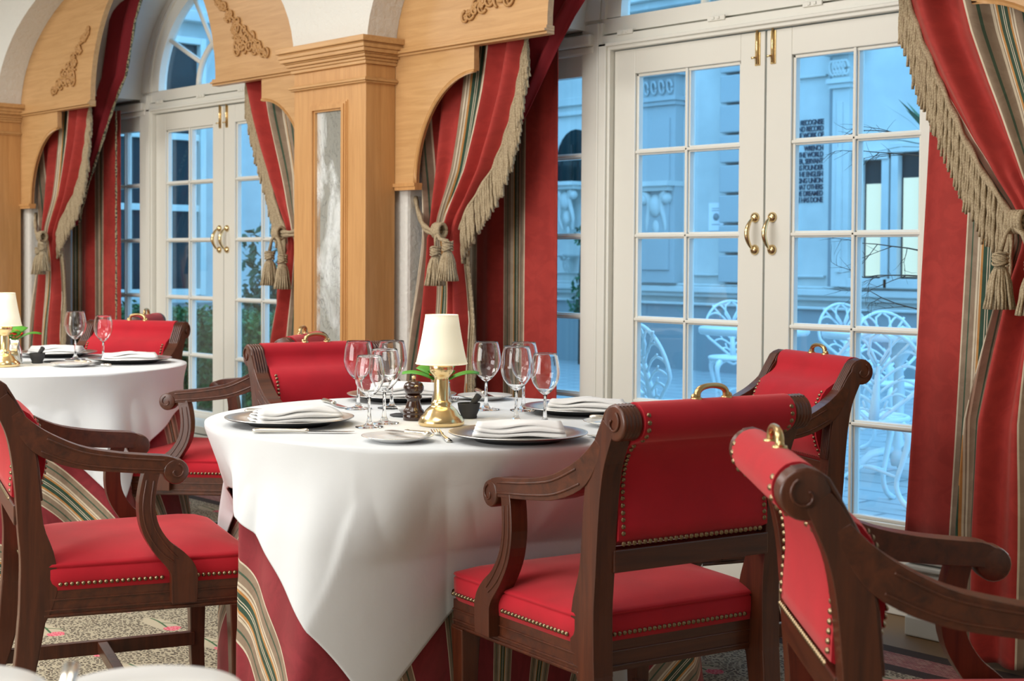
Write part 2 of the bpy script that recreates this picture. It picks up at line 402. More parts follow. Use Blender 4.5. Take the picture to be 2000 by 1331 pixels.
# ------------------------------------------------------------------ window wall of each bay
ROWS = [.29, .605, .92, 1.24, 1.56, 1.86]
def mold_frame(mb, x0, x1, z0, z1, y, w=.014, d=.012):
    for a in ((x0, x1, z0-w, z0), (x0, x1, z1, z1+w), (x0-w, x0, z0-w, z1+w), (x1, x1+w, z0-w, z1+w)):
        mb.box(a[0], a[1], y-d, y, a[2], a[3])
def muntin(mb, x0, x1, z0, z1, y):
    # moulded glazing bar: wide back, narrow nose
    if (x1-x0) > (z1-z0):
        c = (z0+z1)/2; mb.box(x0, x1, y-.012, y+.02, c-.012, c+.012); mb.box(x0, x1, y-.022, y-.012, c-.006, c+.006)
    else:
        c = (x0+x1)/2; mb.box(c-.012, c+.012, y-.012, y+.02, z0, z1); mb.box(c-.006, c+.006, y-.022, y-.012, z0, z1)
BH = None
nd = 0
def leaf(cx, sgn, n):
    """one glazed french door leaf; sgn -1 is the left leaf"""
    x0, x1 = (cx-.73, cx-.004) if sgn < 0 else (cx+.004, cx+.73)
    gx0, gx1 = (x0+.108, x1-.108)
    y0, y1 = YW-.03, YW+.015
    root = MB(); root.box(x0, gx0, y0, y1, .12, 1.955).box(gx1, x1, y0, y1, .12, 1.955).box(gx0, gx1, y0, y1, 1.86, 1.955).box(gx0, gx1, y0, y1, .12, .29)
    o = root.obj('door_%d' % n, PAINT, bevel=.003); struct(o)
    fr = MB(); cxm = (gx0+gx1)/2
    for z in ROWS[1:-1]: muntin(fr, gx0, gx1, z-.01, z+.01, YW-.005)
    muntin(fr, cxm-.01, cxm+.01, .29, 1.86, YW-.005)
    ww = .012
    for a in ((gx0, gx0+ww, .29, 1.86), (gx1-ww, gx1, .29, 1.86), (gx0, gx1, 1.86-ww, 1.86), (gx0, gx1, .29, .29+ww)): fr.box(a[0], a[1], YW-.02, YW+.005, a[2], a[3])
    fr.obj('glazing_bar', PAINT, o, bevel=.003)
    MB().box(gx0, gx1, YW+.0035, YW+.0065, .29, 1.86).obj('glass_pane', GLASS, o)
    pn = MB(); mold_frame(pn, x0+.10, x1-.10, .17, .24, y0, .008, .006)
    hx = x1-.034 if sgn < 0 else x0+.034
    h = MB()
    for z in (1.186, 1.30): h.lathe([(.0, -.012), (.010, -.010), (.018, -.002), (.0185, .004)], 16, (hx, y0-.004, z), 'y')
    pts = []
    for i in range(17):
        t = i/16; pts.append((hx-.003*sin(PI*t), y0-.010-.034*sin(PI*t)**.7, 1.186+.114*t))
    h.tube(pts, [.0045+.0045*sin(PI*i/16) for i in range(17)], 10)
    h.obj('door_handle', BRASS, o)
    bx = x1-.03 if sgn < 0 else x0+.03
    MB().box(bx-.011, bx+.011, y0-.003, y0, 1.835, 1.952).tube([(bx, y0-.006, 1.84), (bx, y0-.006, 1.962)], .0048, 8).tube([(bx-.002, y0-.006, 1.865), (bx-.018, y0-.016, 1.862)], [.003, .0042], 8).obj('door_bolt', BRASS, o)
    return o
wn = 0
for bi, cx in enumerate(BAYS):
    leaf(cx, -1, 2*bi+1); leaf(cx, 1, 2*bi+2)
    # lining frame with stepped architrave
    t = MB()
    for sgn in (-1, 1):
        a, b_ = sorted((cx+sgn*.733, cx+sgn*.775)); t.box(a, b_, YW-.055, YW+.03, 0 if bi == 0 else .12, 1.96)
        a, b_ = sorted((cx+sgn*.745, cx+sgn*.785)); t.box(a, b_, YW-.066, YW-.04, 0 if bi == 0 else .12, 1.985)
        a, b_ = sorted((cx+sgn*.785, cx+sgn*.895)); t.box(a, b_, YW-.045, YW+.03, 0, 2.07)
        a, b_ = sorted((cx+sgn*.800, cx+sgn*.812)); t.box(a, b_, YW-.052, YW-.04, 0, 2.07)
    t.box(cx-.775, cx+.775, YW-.055, YW+.03, 1.958, 1.975); t.box(cx-.785, cx+.785, YW-.066, YW-.04, 1.972, 1.985)
    t.box(cx-.785, cx+.785, YW-.045, YW+.03, 1.975, 2.018)
    t.box(cx-.90, cx+.90, YW+.002, YW+.03, 2.00, 2.095)
    for sgn in (-1, 1):
        a, b_ = sorted((cx+sgn*.80, cx+sgn*.90)); t.box(a, b_, YW-.03, YW+.03, 2.03, 2.10)
    struct(t.obj('trim_door_frame', PAINT, bevel=.003))
    struct(MB().box(cx-.74, cx+.74, YW-.05, YW+.03, 0, .119).obj('trim_threshold', PAINT, bevel=.004))
    # sidelights
    for sgn in (-1, 1):
        wn += 1
        lo, hi = .895, 1.50
        g0, g1 = sorted((cx+sgn*.905, cx+sgn*1.36)); x0, x1 = sorted((cx+sgn*lo, cx+sgn*hi))
        w = MB()
        w.box(x0, g0, YW-.02, YW+.02, .27, 1.875).box(g1, x1, YW-.02, YW+.02, .27, 1.875).box(x0, x1, YW-.02, YW+.02, 1.875, 2.05).box(x0, x1, YW-.02, YW+.02, 0, .29)
        o = struct(w.obj('window_%d' % wn, PAINT, bevel=.003))
        gb = MB(); mx = (cx+sgn*1.12)
        for z in ROWS[1:-1]: muntin(gb, g0, g1, z-.01, z+.01, YW)
        muntin(gb, mx-.01, mx+.01, .29, 1.875, YW)
        gb.obj('glazing_bar', PAINT, o, bevel=.003)
        MB().box(g0, g1, YW+.004, YW+.007, .29, 1.875).obj('glass_pane', GLASS, o)
    # fanlight
    wn += 1
    FA, FB, FZ = .70, .56, 2.085
    fl = MB(); n = 36
    def ell(a, b_, z, i): return (cx+a*cos(PI*i/n), z+b_*sin(PI*i/n))
    for (a0, b0, a1, b1, y0, y1) in ((FA, FB, .80, .66, YW-.03, YW+.02), (.80, .66, .90, .76, YW-.045, YW+.03), (.775, .635, .795, .655, YW-.042, YW-.025)):
        for i in range(n):
            fl.prism([ell(a0, b0, FZ, i), ell(a0, b0, FZ, i+1), ell(a1, b1, FZ, i+1), ell(a1, b1, FZ, i)], y0, y1, lambda p, q, t: (p, t, q), False)
    fl.box(cx-.80, cx+.80, YW-.03, YW+.02, 2.027, 2.087)
    o = struct(fix_normals(fl.obj('window_%d' % wn, PAINT)))
    gb = MB()
    for k in range(1, 6):
        a = PI*k/6; p = Vector((cx+.30*cos(a), YW-.002, FZ+.24*sin(a))); q = Vector((cx+.715*cos(a), YW-.002, FZ+.575*sin(a)))
        gb.tube([p, q], .014, 6)
        if k != 3 and k in (2, 4): gb.tube([(cx, YW-.002, FZ), (cx+.30*cos(a), YW-.002, FZ+.24*sin(a))], .012, 6)
    gb.tube([(cx+.30*cos(PI*i/24), YW-.004, FZ+.25*sin(PI*i/24)) for i in range(25)], .017, 8)
    gb.obj('glazing_bar', PAINT, o)
    gp = MB(); gp.prism([ell(FA+.01, FB+.01, FZ, i) for i in range(n+1)], YW+.006, YW+.009, lambda p, q, t: (p, t, q)); fix_normals(gp.obj('glass_pane', GLASS, o))
    ca = MB()
    for x in (cx-.66, cx-.21, cx+.21, cx+.66):
        ca.box(x-.04, x+.04, YW-.052, YW-.044, 2.012, 2.030); ca.box(x-.018, x-.006, YW-.056, YW-.05, 2.016, 2.027); ca.box(x+.006, x+.018, YW-.056, YW-.05, 2.016, 2.027)
    ca.obj('fanlight_catch', PAINT, o, bevel=.002)
    # spandrel wall above fanlight and outer sides
    sp = MB(); zt = 3.1
    for i in range(n):
        p, q = ell(.895, .755, FZ, i), ell(.895, .755, FZ, i+1)
        sp.prism([p, q, (q[0], zt), (p[0], zt)], YW-.01, YW+.06, lambda a, c, t: (a, t, c))
    for sgn in (-1, 1):
        a, b_ = sorted((cx+sgn*.895, cx+sgn*1.6)); sp.box(a, b_, YW-.01, YW+.06, 2.05, zt)
    struct(fix_normals(sp.obj('wall_window_side', PLASS)))
# solid wall outside the bays
ow = MB()
for cx in PIL: ow.box(cx-.31, cx+.31, YW-.03, YW+.10, 0, 3.1)
ow.box(-11.5, -8.9, YW-.03, YW+.1, 0, 3.1).box(-1.1, 2.6, YW-.03, YW+.1, 0, 3.1)
struct(ow.obj('wall_back', PLASS))
# window ledges: full width in the left bay, either side of the doors in the right bay
def ledge(x0, x1):
    m = MB().box(x0, x1, 3.915, YW-.06, 0, .225).box(x0-.0, x1+.0, 3.90, YW-.046, .228, .268).box(x0, x1, 3.905, 3.92, .155, .175).box(x0, x1, 3.902, 3.92, 0, .06).box(x0, x1, 3.895, 3.93, .205, .222)
    return struct(m.obj('trim_ledge', PAINTG, bevel=.005))
ledge(-8.29, -5.31); ledge(-4.69, -4.11); ledge(-2.475, -1.71)
struct(MB().box(-2.50, -1.71, 3.91, 4.09, .269, .285).obj('trim_stone_slab', STONEM, bevel=.003))

# ------------------------------------------------------------------ oak pilasters with mirrors
def pilaster(cx, label):
    o = empty('oak_pilaster', label, 'pilaster', (cx, YF, 0), 0, 'oak pilasters between the window bays')
    y0, y1 = 0, YB-YF
    b_ = MB().box(-PH, -.115, y0, y1, 0, 1.93).box(.115, PH, y0, y1, 0, 1.93).box(-.115, .115, y0, y1, 1.755, 1.93).box(-.115, .115, y0, y1, 0, .5).box(-.115, .115, .03, y1, .5, 1.755)
    b_.obj('shaft', OAK, o, bevel=.002)
    b_ = MB().box(-PH-.012, PH+.012, -.012, y1, 0, .12).box(-PH-.006, PH+.006, -.006, y1, .12, .15)
    b_.obj('plinth', OAKH, o, bevel=.004)
    m_ = MB()
    for (w, z0, z1) in ((.014, 1.855, 1.862), (.020, 1.862, 1.872), (.012, 1.872, 1.878)): m_.box(-PH-w, PH+w, -w, y1, z0, z1)
    m_.obj('necking_moulding', OAKH, o, bevel=.003)
    c = MB()
    for (w, z0, z1) in ((.012, 1.930, 1.944), (.018, 1.944, 1.956), (.028, 1.956, 1.968), (.034, 1.968, 1.974), (.046, 1.974, 1.990), (.052, 1.990, 2.006), (.050, 2.006, 2.012), (.060, 2.012, 2.036)):
        c.box(-PH-w, PH+w, -w, y1, z0, z1)
    c.obj('crown_moulding', OAKH, o, bevel=.004)
    f = MB()
    for (a0, a1, d) in ((.095, .103, -.004), (.103, .119, -.014), (.119, .128, -.008), (.128, .134, -.003)):
        for sgn in (-1, 1):
            p, q = sorted((sgn*a0, sgn*a1)); f.box(p, q, d, .02, .50-(a0-.095), 1.755+(a0-.095))
        f.box(-a1, a1, d, .02, 1.755+(a0-.095), 1.755+(a1-.095)); f.box(-a1, a1, d, .02, .50-(a1-.095), .50-(a0-.095))
    f.obj('mirror_frame', OAK, o)
    MB().box(-.098, .098, .008, .014, .50, 1.757).obj('antique_mirror', MIRR, o)
    return o
pilaster(-5.0, 'oak pilaster with a tall antiqued mirror, between the two window bays')
pilaster(-8.6, 'oak pilaster at the left edge of the picture behind the shaded lamp')
pilaster(-1.4, 'oak pilaster at the far right end of the window wall')

# arch boards with carved scrolls and lower brackets
def carving(s, cx):
    mb = MB(); y = YB-.006
    A = Vector((1.10, 2.078)); B = Vector((.66, 2.385)); C = Vector((.84, 2.10))
    def T(p, d=0): return (cx+s*p[0], y-d, p[1])
    def spiral(c, r, turns, a0, w):
        pts = []; rad = []
        for i in range(22):
            t = i/21; rr_ = r*(1-t*.86); a = a0+turns*2*PI*t
            pts.append(T((c[0]+rr_*cos(a), c[1]+rr_*sin(a)), .004*t)); rad.append(w*(1-.45*t))
        mb.tube(pts, rad, 6)
    rnd = random.Random(3)
    for i in range(30):
        t = i/29; p = A.lerp(B, t); tow = (C-p); w = .55*math.exp(-((t-.42)/.28)**2)
        p2 = p+tow*w*1.5*(i % 4)/3
        spiral(p2, .018+.014*(1-abs(2*t-.8)*.6), 1.2*(1 if i % 2 else -1), rnd.random()*6, .006)
        mb.ball(T(p2), .010, 8, 5, (1, .6, 1.2))
    for i in range(44):
        t = rnd.random(); p = A.lerp(B, t); w = .6*math.exp(-((t-.42)/.26)**2); q = p+(C-p)*w*1.4*rnd.random()
        a = rnd.random()*PI; l = .020
        e = (q[0]+l*cos(a), q[1]+l*sin(a)); mb.tube([T(q), T(((q[0]+e[0])/2, (q[1]+e[1])/2), .005), T(e)], [.003, .008, .002], 6, True, .8)
    mb.tube([T(A.lerp(B, i/12)+Vector((.0, -.004))*sin(i)) for i in range(13)], .006, 6)
    return mb
def boards(cx, s, label):
    """half an arch board, s=-1 for the left half; outer ellipse meets the plaster, inner is the opening"""
    o = empty('arch_pelmet', label, 'pelmet', (0,0,0), 0, 'oak arch pelmets over the curtains')
    mb = MB(); fn = lambda p, q, t: (p, t, q)
    n = 28; oa, ob, ia, ib = HALF+.01, .76, .65, .70
    for i in range(n):
        a0, a1 = PI/2*i/n, PI/2*(i+1)/n
        P = lambda a, A, B: (cx+s*A*cos(a), SPR+B*sin(a))
        mb.prism([P(a0, ia, ib), P(a0, oa, ob), P(a1, oa, ob), P(a1, ia, ib)], YB, YB+.028, fn)
    fix_normals(mb.obj('spandrel_board', OAKH, o))
    md = MB()
    x0, x1 = sorted((cx+s*.64, cx+s*1.54))
    md.box(x0-(.0), x1, YB-.014, YB+.028, 1.985, 1.998).box(x0, x1, YB-.024, YB+.028, 1.976, 1.986).box(x0, x1, YB-.012, YB+.028, 1.966, 1.976)
    md.obj('string_moulding', OAKH, o, bevel=.002)
    # lower bracket: quarter arch
    br = MB(); pts = [(1.055, 1.966), (1.055, 1.872)]
    for i in range(1, 19):
        a = PI/2*i/18; pts.append((1.055+(1.42-1.055)*sin(a)**1.0, 1.45+(1.872-1.45)*cos(a)))
    pts += [(1.42, 1.45), (1.545, 1.45), (1.545, 1.966)]
    polys = pts
    # split in strips for clean faces
    xs_ = pts[1:-2]
    for i in range(len(xs_)-1):
        p, q = xs_[i], xs_[i+1]
        if abs(q[0]-p[0]) < 1e-6: continue
        br.prism([(cx+s*p[0], p[1]), (cx+s*q[0], q[1]), (cx+s*q[0], 1.966), (cx+s*p[0], 1.966)], YB, YB+.026, fn)
    br.box(*sorted((cx+s*1.42, cx+s*1.545)), YB, YB+.026, 1.45, 1.966)
    fix_normals(br.obj('quarter_arch_bracket', OAKH, o))
    ed = MB(); ed.tube([(cx+s*(p[0]-.002), YB+.004, p[1]-.001) for p in pts[1:-2]], .008, 8)
    x0, x1 = sorted((cx+s*1.405, cx+s*1.545)); ed.box(x0, x1, YB-.012, YB+.03, 1.438, 1.452).box(x0+.006, x1, YB-.008, YB+.028, 1.424, 1.438)
    ed.obj('bracket_moulding', OAK, o, bevel=.002)
    carving(s, cx).obj('carved_scroll', CARV, o)
boards(-3.2, -1, 'oak arch pelmet right of the mirrored pilaster, over the tasselled curtain')
boards(-3.2, 1, 'oak arch pelmet at the upper right corner above the fringed curtain')
boards(-6.8, -1, 'oak arch pelmet with carved scrolls at upper left')
boards(-6.8, 1, 'oak arch pelmet with carved scrolls immediately left of the mirrored pilaster')

# ------------------------------------------------------------------ curtains
def twisted(mb, p, ln, r=.0046, sway=(0,0)):
    n = 15; pts = [(p[0]+sway[0]*(i/n)**2, p[1]+sway[1]*(i/n)**2, p[2]-ln*i/n) for i in range(n+1)]
    mb.tube(pts, [r*(1 if 0 < i < n else .75) for i in range(n+1)], 7, True, 1, 1.1)
def tassel(mb, top, ln, rnd, r=.036):
    x, y, z = top
    mb.lathe([(.004, .012), (.016, .008), (.021, -.004), (.018, -.018), (.012, -.028), (.019, -.034)], 14, (x, y, z))
    for k in range(5): mb.tube([(x+.021*cos(a), y+.021*sin(a), z+.004-.006*k+.006*sin(a*1.5+k)) for a in [2*PI*i/14 for i in range(15)]], .003, 5)
    for k in range(22):
        a = 2*PI*k/22; rr_ = r*(.85+.3*rnd.random())
        for q in (1, .5):
            pts = [(x+(.012+(rr_*q-.012)*((i/8)**.6))*cos(a), y+(.012+(rr_*q-.012)*((i/8)**.6))*sin(a), z-.03-ln*i/8) for i in range(9)]
            mb.tube(pts, .0042, 5, True, 1, 1.3)
def curtain(cx, s, sh, lab, tk=0, floor=True, cord=False):
    """s=-1: left curtain of the bay. offsets grow away from the bay centre"""
    rnd = random.Random(int(abs(cx*10))+s)
    bp = empty('flat_curtain', lab[0], 'curtain', (0,0,0), 0, 'flat curtain panels against the windows')
    X0 = lambda o: cx+s*o
    # flat back panel, o from .915 (bay side) to 1.50
    IN = .918 if s < 0 else .745
    def P(u, v):
        o = IN+(1.49-IN)*u; z = .27+(1.985-.27)*v
        if s > 0: z = .288+(1.985-.288)*v
        return (X0(o+(.0 if s < 0 else -.085*(1-v)**1.3)*(1-u)), 3.985+.018*sin(u*15+1.0)*(1-.3*v)+.004*sin(u*37), z)
    m = MB().grid(P, 90, 24, uvf=lambda u, v: (.012+(1.49-IN)*u*1.0+sh, v*1.7)); m.obj('panel', DRAPE, bp, solid=.004)
    if cord:
        MB().tube([(X0(IN-.004), 3.968, 1.98-.02*i) for i in range(86)], .005, 7, True, 1, 1.0).obj('edge_cord', CORD, bp)
    # crimson lined swag falling from the crown of the arch
    lo = [(.30, 2.66), (.42, 2.56), (.50, 2.45), (.56, 2.30), (.62, 2.15), (.71, 2.06), (.80, 1.95), (.88, 1.84), (.98, 1.70), (1.09, 1.55), (1.16, 1.42), (1.2, 1.33)]
    if s > 0: lo = [(a, z) for a, z in lo]
    sw = empty('swag_curtain', lab[1], 'curtain', (0,0,0), 0, 'crimson lined swags falling from the arch crowns')
    oo = [a for a, z in lo]; zz = [z for a, z in lo]; nl = len(lo)-1
    def P2(u, v):
        t = v*nl; i = min(int(t), nl-1); f = t-i
        o = oo[i]+(oo[i+1]-oo[i])*f; z = zz[i]+(zz[i+1]-zz[i])*f
        wd = ip(v, [0, .4, .75, 1], [.40, .34, .20, .05])
        y = 3.845+.022*sin(u*19+v*2)*(1-.4*v)+.01*sin(u*7)
        return (X0(o+wd*u), y+.02*(1-u), z-wd*.25*u*(0 if v < .5 else 1))
    MB().grid(P2, 60, 44, uvf=lambda u, v: (u*.3, v)).obj('lining', LINING, sw, solid=.003)
    if cord: MB().tube([P2(0, i/60) for i in range(61)], .0065, 8, True, 1, 1.0).obj('edge_cord', CORD, sw)
    # gathered front drape with fringe and tie back
    dr = empty('tied_curtain', lab[2], 'curtain', (0,0,0), 0, 'fringed striped curtains tied back with cord')
    zs = [2.0, 1.975, 1.8, 1.65, 1.5, 1.39, 1.31, 1.27, 1.20, 1.08, .90, .70, .40, .02]
    if s < 0: inn = [.875, .88, .925, .98, 1.05, 1.135, 1.195, 1.215, 1.215, 1.20, 1.165, 1.165, 1.15, 1.14]
    else: inn = [.75, .765, .83, .90, .98, 1.055, 1.12, 1.145, 1.15, 1.10, 1.055, 1.01, .99, .985]
    out = [1.50, 1.50, 1.50, 1.49, 1.475, 1.46, 1.45, 1.45, 1.455, 1.475, 1.50, 1.51, 1.53, 1.54] if s < 0 else [1.5, 1.5, 1.49, 1.48, 1.46, 1.43, 1.41, 1.40, 1.41, 1.43, 1.46, 1.48, 1.5, 1.5]
    zs_r = zs[::-1]; inr = inn[::-1]; outr = out[::-1]
    zb = .02
    NP = 5.0
    def tiek(z): return math.exp(-((z-1.28)/.16)**2)
    def Dp(u, v):
        z = zb+(2.0-zb)*v; a = ip(z, zs_r, inr); c = ip(z, zs_r, outr)
        k = tiek(z)
        # fabric slides toward the tie: diagonal folds above it
        uu = u
        o = a+(c-a)*uu
        amp = .030*(1-.55*k); ph = 2.2*smooth(1.25, 1.9, z)
        if floor is False: amp *= .9
        y = 3.775-.012*k+amp*sin(2*PI*(NP*uu)+ph)*(.75+.25*sin(uu*9))+.008*sin(uu*61+z*3)*(.4+k)
        if z < 1.24: y += .010*sin(uu*23)-.035*smooth(1.24, .6, z)
        y -= .02*math.exp(-((u-.45)/.25)**2)*k
        return (X0(o), y, z)
    def uvd(u, v):
        z = zb+(2.0-zb)*v
        return (PER-.035+u*.60+.05*smooth(1.28, 1.9, z)*(1-u)-.03*smooth(1.2, .3, z), z)
    MB().grid(Dp, 220, 90, uvf=uvd).obj('drape', DRAPE, dr, solid=.004)
    fr = MB()
    vs_ = np.linspace(0, 1, 78)
    for t in vs_:
        z = 1.985-(1.985-1.265)*t; p = Dp(0, (z-zb)/(2.0-zb))
        ln = .165+.02*rnd.random()
        if s < 0: ln *= ip(t, [0, .15, .3, 1], [.55, .8, 1, .8])
        for q in (0, 1):
            twisted(fr, (p[0]-s*.004+(rnd.random()-.5)*.01, p[1]-.006+.008*q, z+.004), ln*(1-.12*q*rnd.random()), .0050, (-s*.012*rnd.random(), .01*rnd.random()))
    for t in (np.linspace(0, 1, 34) if s < 0 else ()):
        z = 1.25-.75*t; p = Dp(0, (z-zb)/(2.0-zb))
        for q in (0, 1): twisted(fr, (p[0]-s*(.002+.014*q), p[1]+.012, z), .13+.03*rnd.random(), .005, (-s*.008, .006))
    o_ = fr.obj('fringe', FRG, dr); o_['kind'] = 'stuff'
    # heading tape of the fringe
    hp = [Dp(0, (1.985-(1.985-1.26)*i/40-zb)/(2.0-zb)) for i in range(41)]
    MB().tube([(p[0]-s*.002, p[1]-.004, p[2]+.002) for p in hp], .009, 8, True, 1, 1.2).obj('fringe_heading', FRG, dr)
    # cord tie back with two tassels
    kx = (1.262 if s < 0 else 1.195)+tk
    tb = empty('curtain_tieback', lab[3], 'tieback', (0,0,0), 0, 'cord tiebacks with tassels')
    mb = MB()
    for k in (0, 1):
        pts = []
        for i in range(25):
            t = i/24; o = kx+(1.50-kx)*t; pts.append((X0(o), 3.690+.065*t*t-.004*k, 1.255+.13*t**1.6-.03*sin(PI*t)+.014*k))
        mb.tube(pts, .0085, 8, True, 1, 1.0)
    mb.obj('cord', FRG, tb)
    kn = MB()
    for k in range(5):
        kn.tube([(X0(kx-.018+.009*k), 3.682+.022*cos(a), 1.258+.027*sin(a)) for a in [2*PI*i/14 for i in range(15)]], .0075, 7)
    kn.obj('knot', FRG, tb)
    ts = ((kx-.005, 1.185, -.004), (kx-.098, 1.205, -.02)) if s < 0 else ((kx-.03, 1.165, -.01), (kx+.06, 1.15, .0))
    for (o, z, dy) in ts:
        tm = MB(); y = 3.664+dy
        tm.tube([(X0(kx-.005), 3.668, 1.25), (X0(kx-(kx-o)*.5), y, 1.225), (X0(o), y, z+.01)], .007, 7, True, 1, 1.0)
        tassel(tm, (X0(o), y, z), .115, rnd); tm.obj('tassel', FRG, tb)
    return dr
curtain(-3.2, -1, .0, ('flat red damask curtain panel left of the sidelight in the right bay', 'crimson swag falling from the arch between oak pelmet and right bay doors', 'striped red fringed curtain tied back directly right of the mirrored pilaster', 'jute cord tieback with two tassels right of the mirrored pilaster'))
curtain(-3.2, 1, .0, ('flat red damask curtain panel hanging at the right end of the garden doors', 'crimson swag at the upper right corner beyond the picture edge', 'striped red curtain with heavy bullion fringe at the right edge', 'jute cord tieback with tassel at the right edge'))
curtain(-6.8, -1, .0, ('flat red damask curtain panel beside the narrow window of the left bay', 'crimson swag with dark cord edge falling from the arch at upper left', 'striped red fringed curtain tied back at far left beyond the small lamp', 'jute cord tieback with two tassels at far left'), cord=True)
curtain(-6.8, 1, .0, ('flat red damask curtain panel partly hidden left of the mirrored pilaster', 'crimson swag behind the oak pelmet left of the mirrored pilaster', 'striped red curtain gathered just left of the mirrored pilaster', 'cord tieback half hidden by the mirrored pilaster on its left side'))

# ------------------------------------------------------------------ armchairs
def offset_poly(path):
    """path of (y, z, width) -> closed outline (list of (y, z))"""
    l, r = [], []
    n = len(path)
    for i, (y, z, w) in enumerate(path):
        a = path[max(i-1, 0)]; b_ = path[min(i+1, n-1)]
        ty, tz = b_[0]-a[0], b_[1]-a[1]; d = math.hypot(ty, tz); ny, nz = -tz/d, ty/d
        l.append((y+ny*w/2, z+nz*w/2)); r.append((y-ny*w/2, z-nz*w/2))
    return l, r
def spl(keys, n):
    """catmull-rom through keys"""
    out = []; k = [keys[0]]+list(keys)+[keys[-1]]; m = len(keys)-1
    for i in range(n+1):
        t = i/n*m; j = min(int(t), m-1); f = t-j; p0, p1, p2, p3 = k[j], k[j+1], k[j+2], k[j+3]
        out.append(tuple(.5*((2*b_)+(-a+c)*f+(2*a-5*b_+4*c-d)*f*f+(-a+3*b_-3*c+d)*f**3) for a, b_, c, d in zip(p0, p1, p2, p3)))
    return out
def ribbon(mb, path, xf, th):
    """solid board following path in the y-z plane; xf(y,z) -> centre x, thickness th"""
    l, r = offset_poly(path); n = len(path); vs = []
    for (a, b_) in zip(l, r):
        for p, sg in ((a, -1), (a, 1), (b_, 1), (b_, -1)): vs.append((xf(p[0], p[1])+sg*th/2, p[0], p[1]))
    fs = []
    for i in range(n-1):
        for k in range(4): fs.append((i*4+k, i*4+(k+1) % 4, (i+1)*4+(k+1) % 4, (i+1)*4+k))
    fs += [(3,2,1,0), tuple((n-1)*4+k for k in range(4))]
    return mb.add(vs, fs, False)
KY, KZ, KR = -.335, .842, .033
def nail_row(mb, pts, nrm, sp=.0125, r=.0052):
    acc = 0
    for i in range(len(pts)-1):
        a, b_ = Vector(pts[i]), Vector(pts[i+1]); d = (b_-a).length; n = max(1, round(d/sp))
        for k in range(n):
            p = a.lerp(b_, k/n); w = Vector(nrm[i] if isinstance(nrm, list) else nrm).normalized()
            u = w.cross(Vector((0.13, .2, .97))).normalized(); v = w.cross(u)
            vs = [p+w*r*.8]; 
            for (q, h) in ((.62, .62), (1, .0)):
                for j in range(7): t = 2*PI*j/7; vs.append(p+u*(r*q*cos(t))+v*(r*q*sin(t))+w*(r*h*.9))
            fs = [(0, 1+j, 1+(j+1) % 7) for j in range(7)]+[(1+j, 8+j, 8+(j+1) % 7, 1+(j+1) % 7) for j in range(7)]
            mb.add(vs, fs, True)
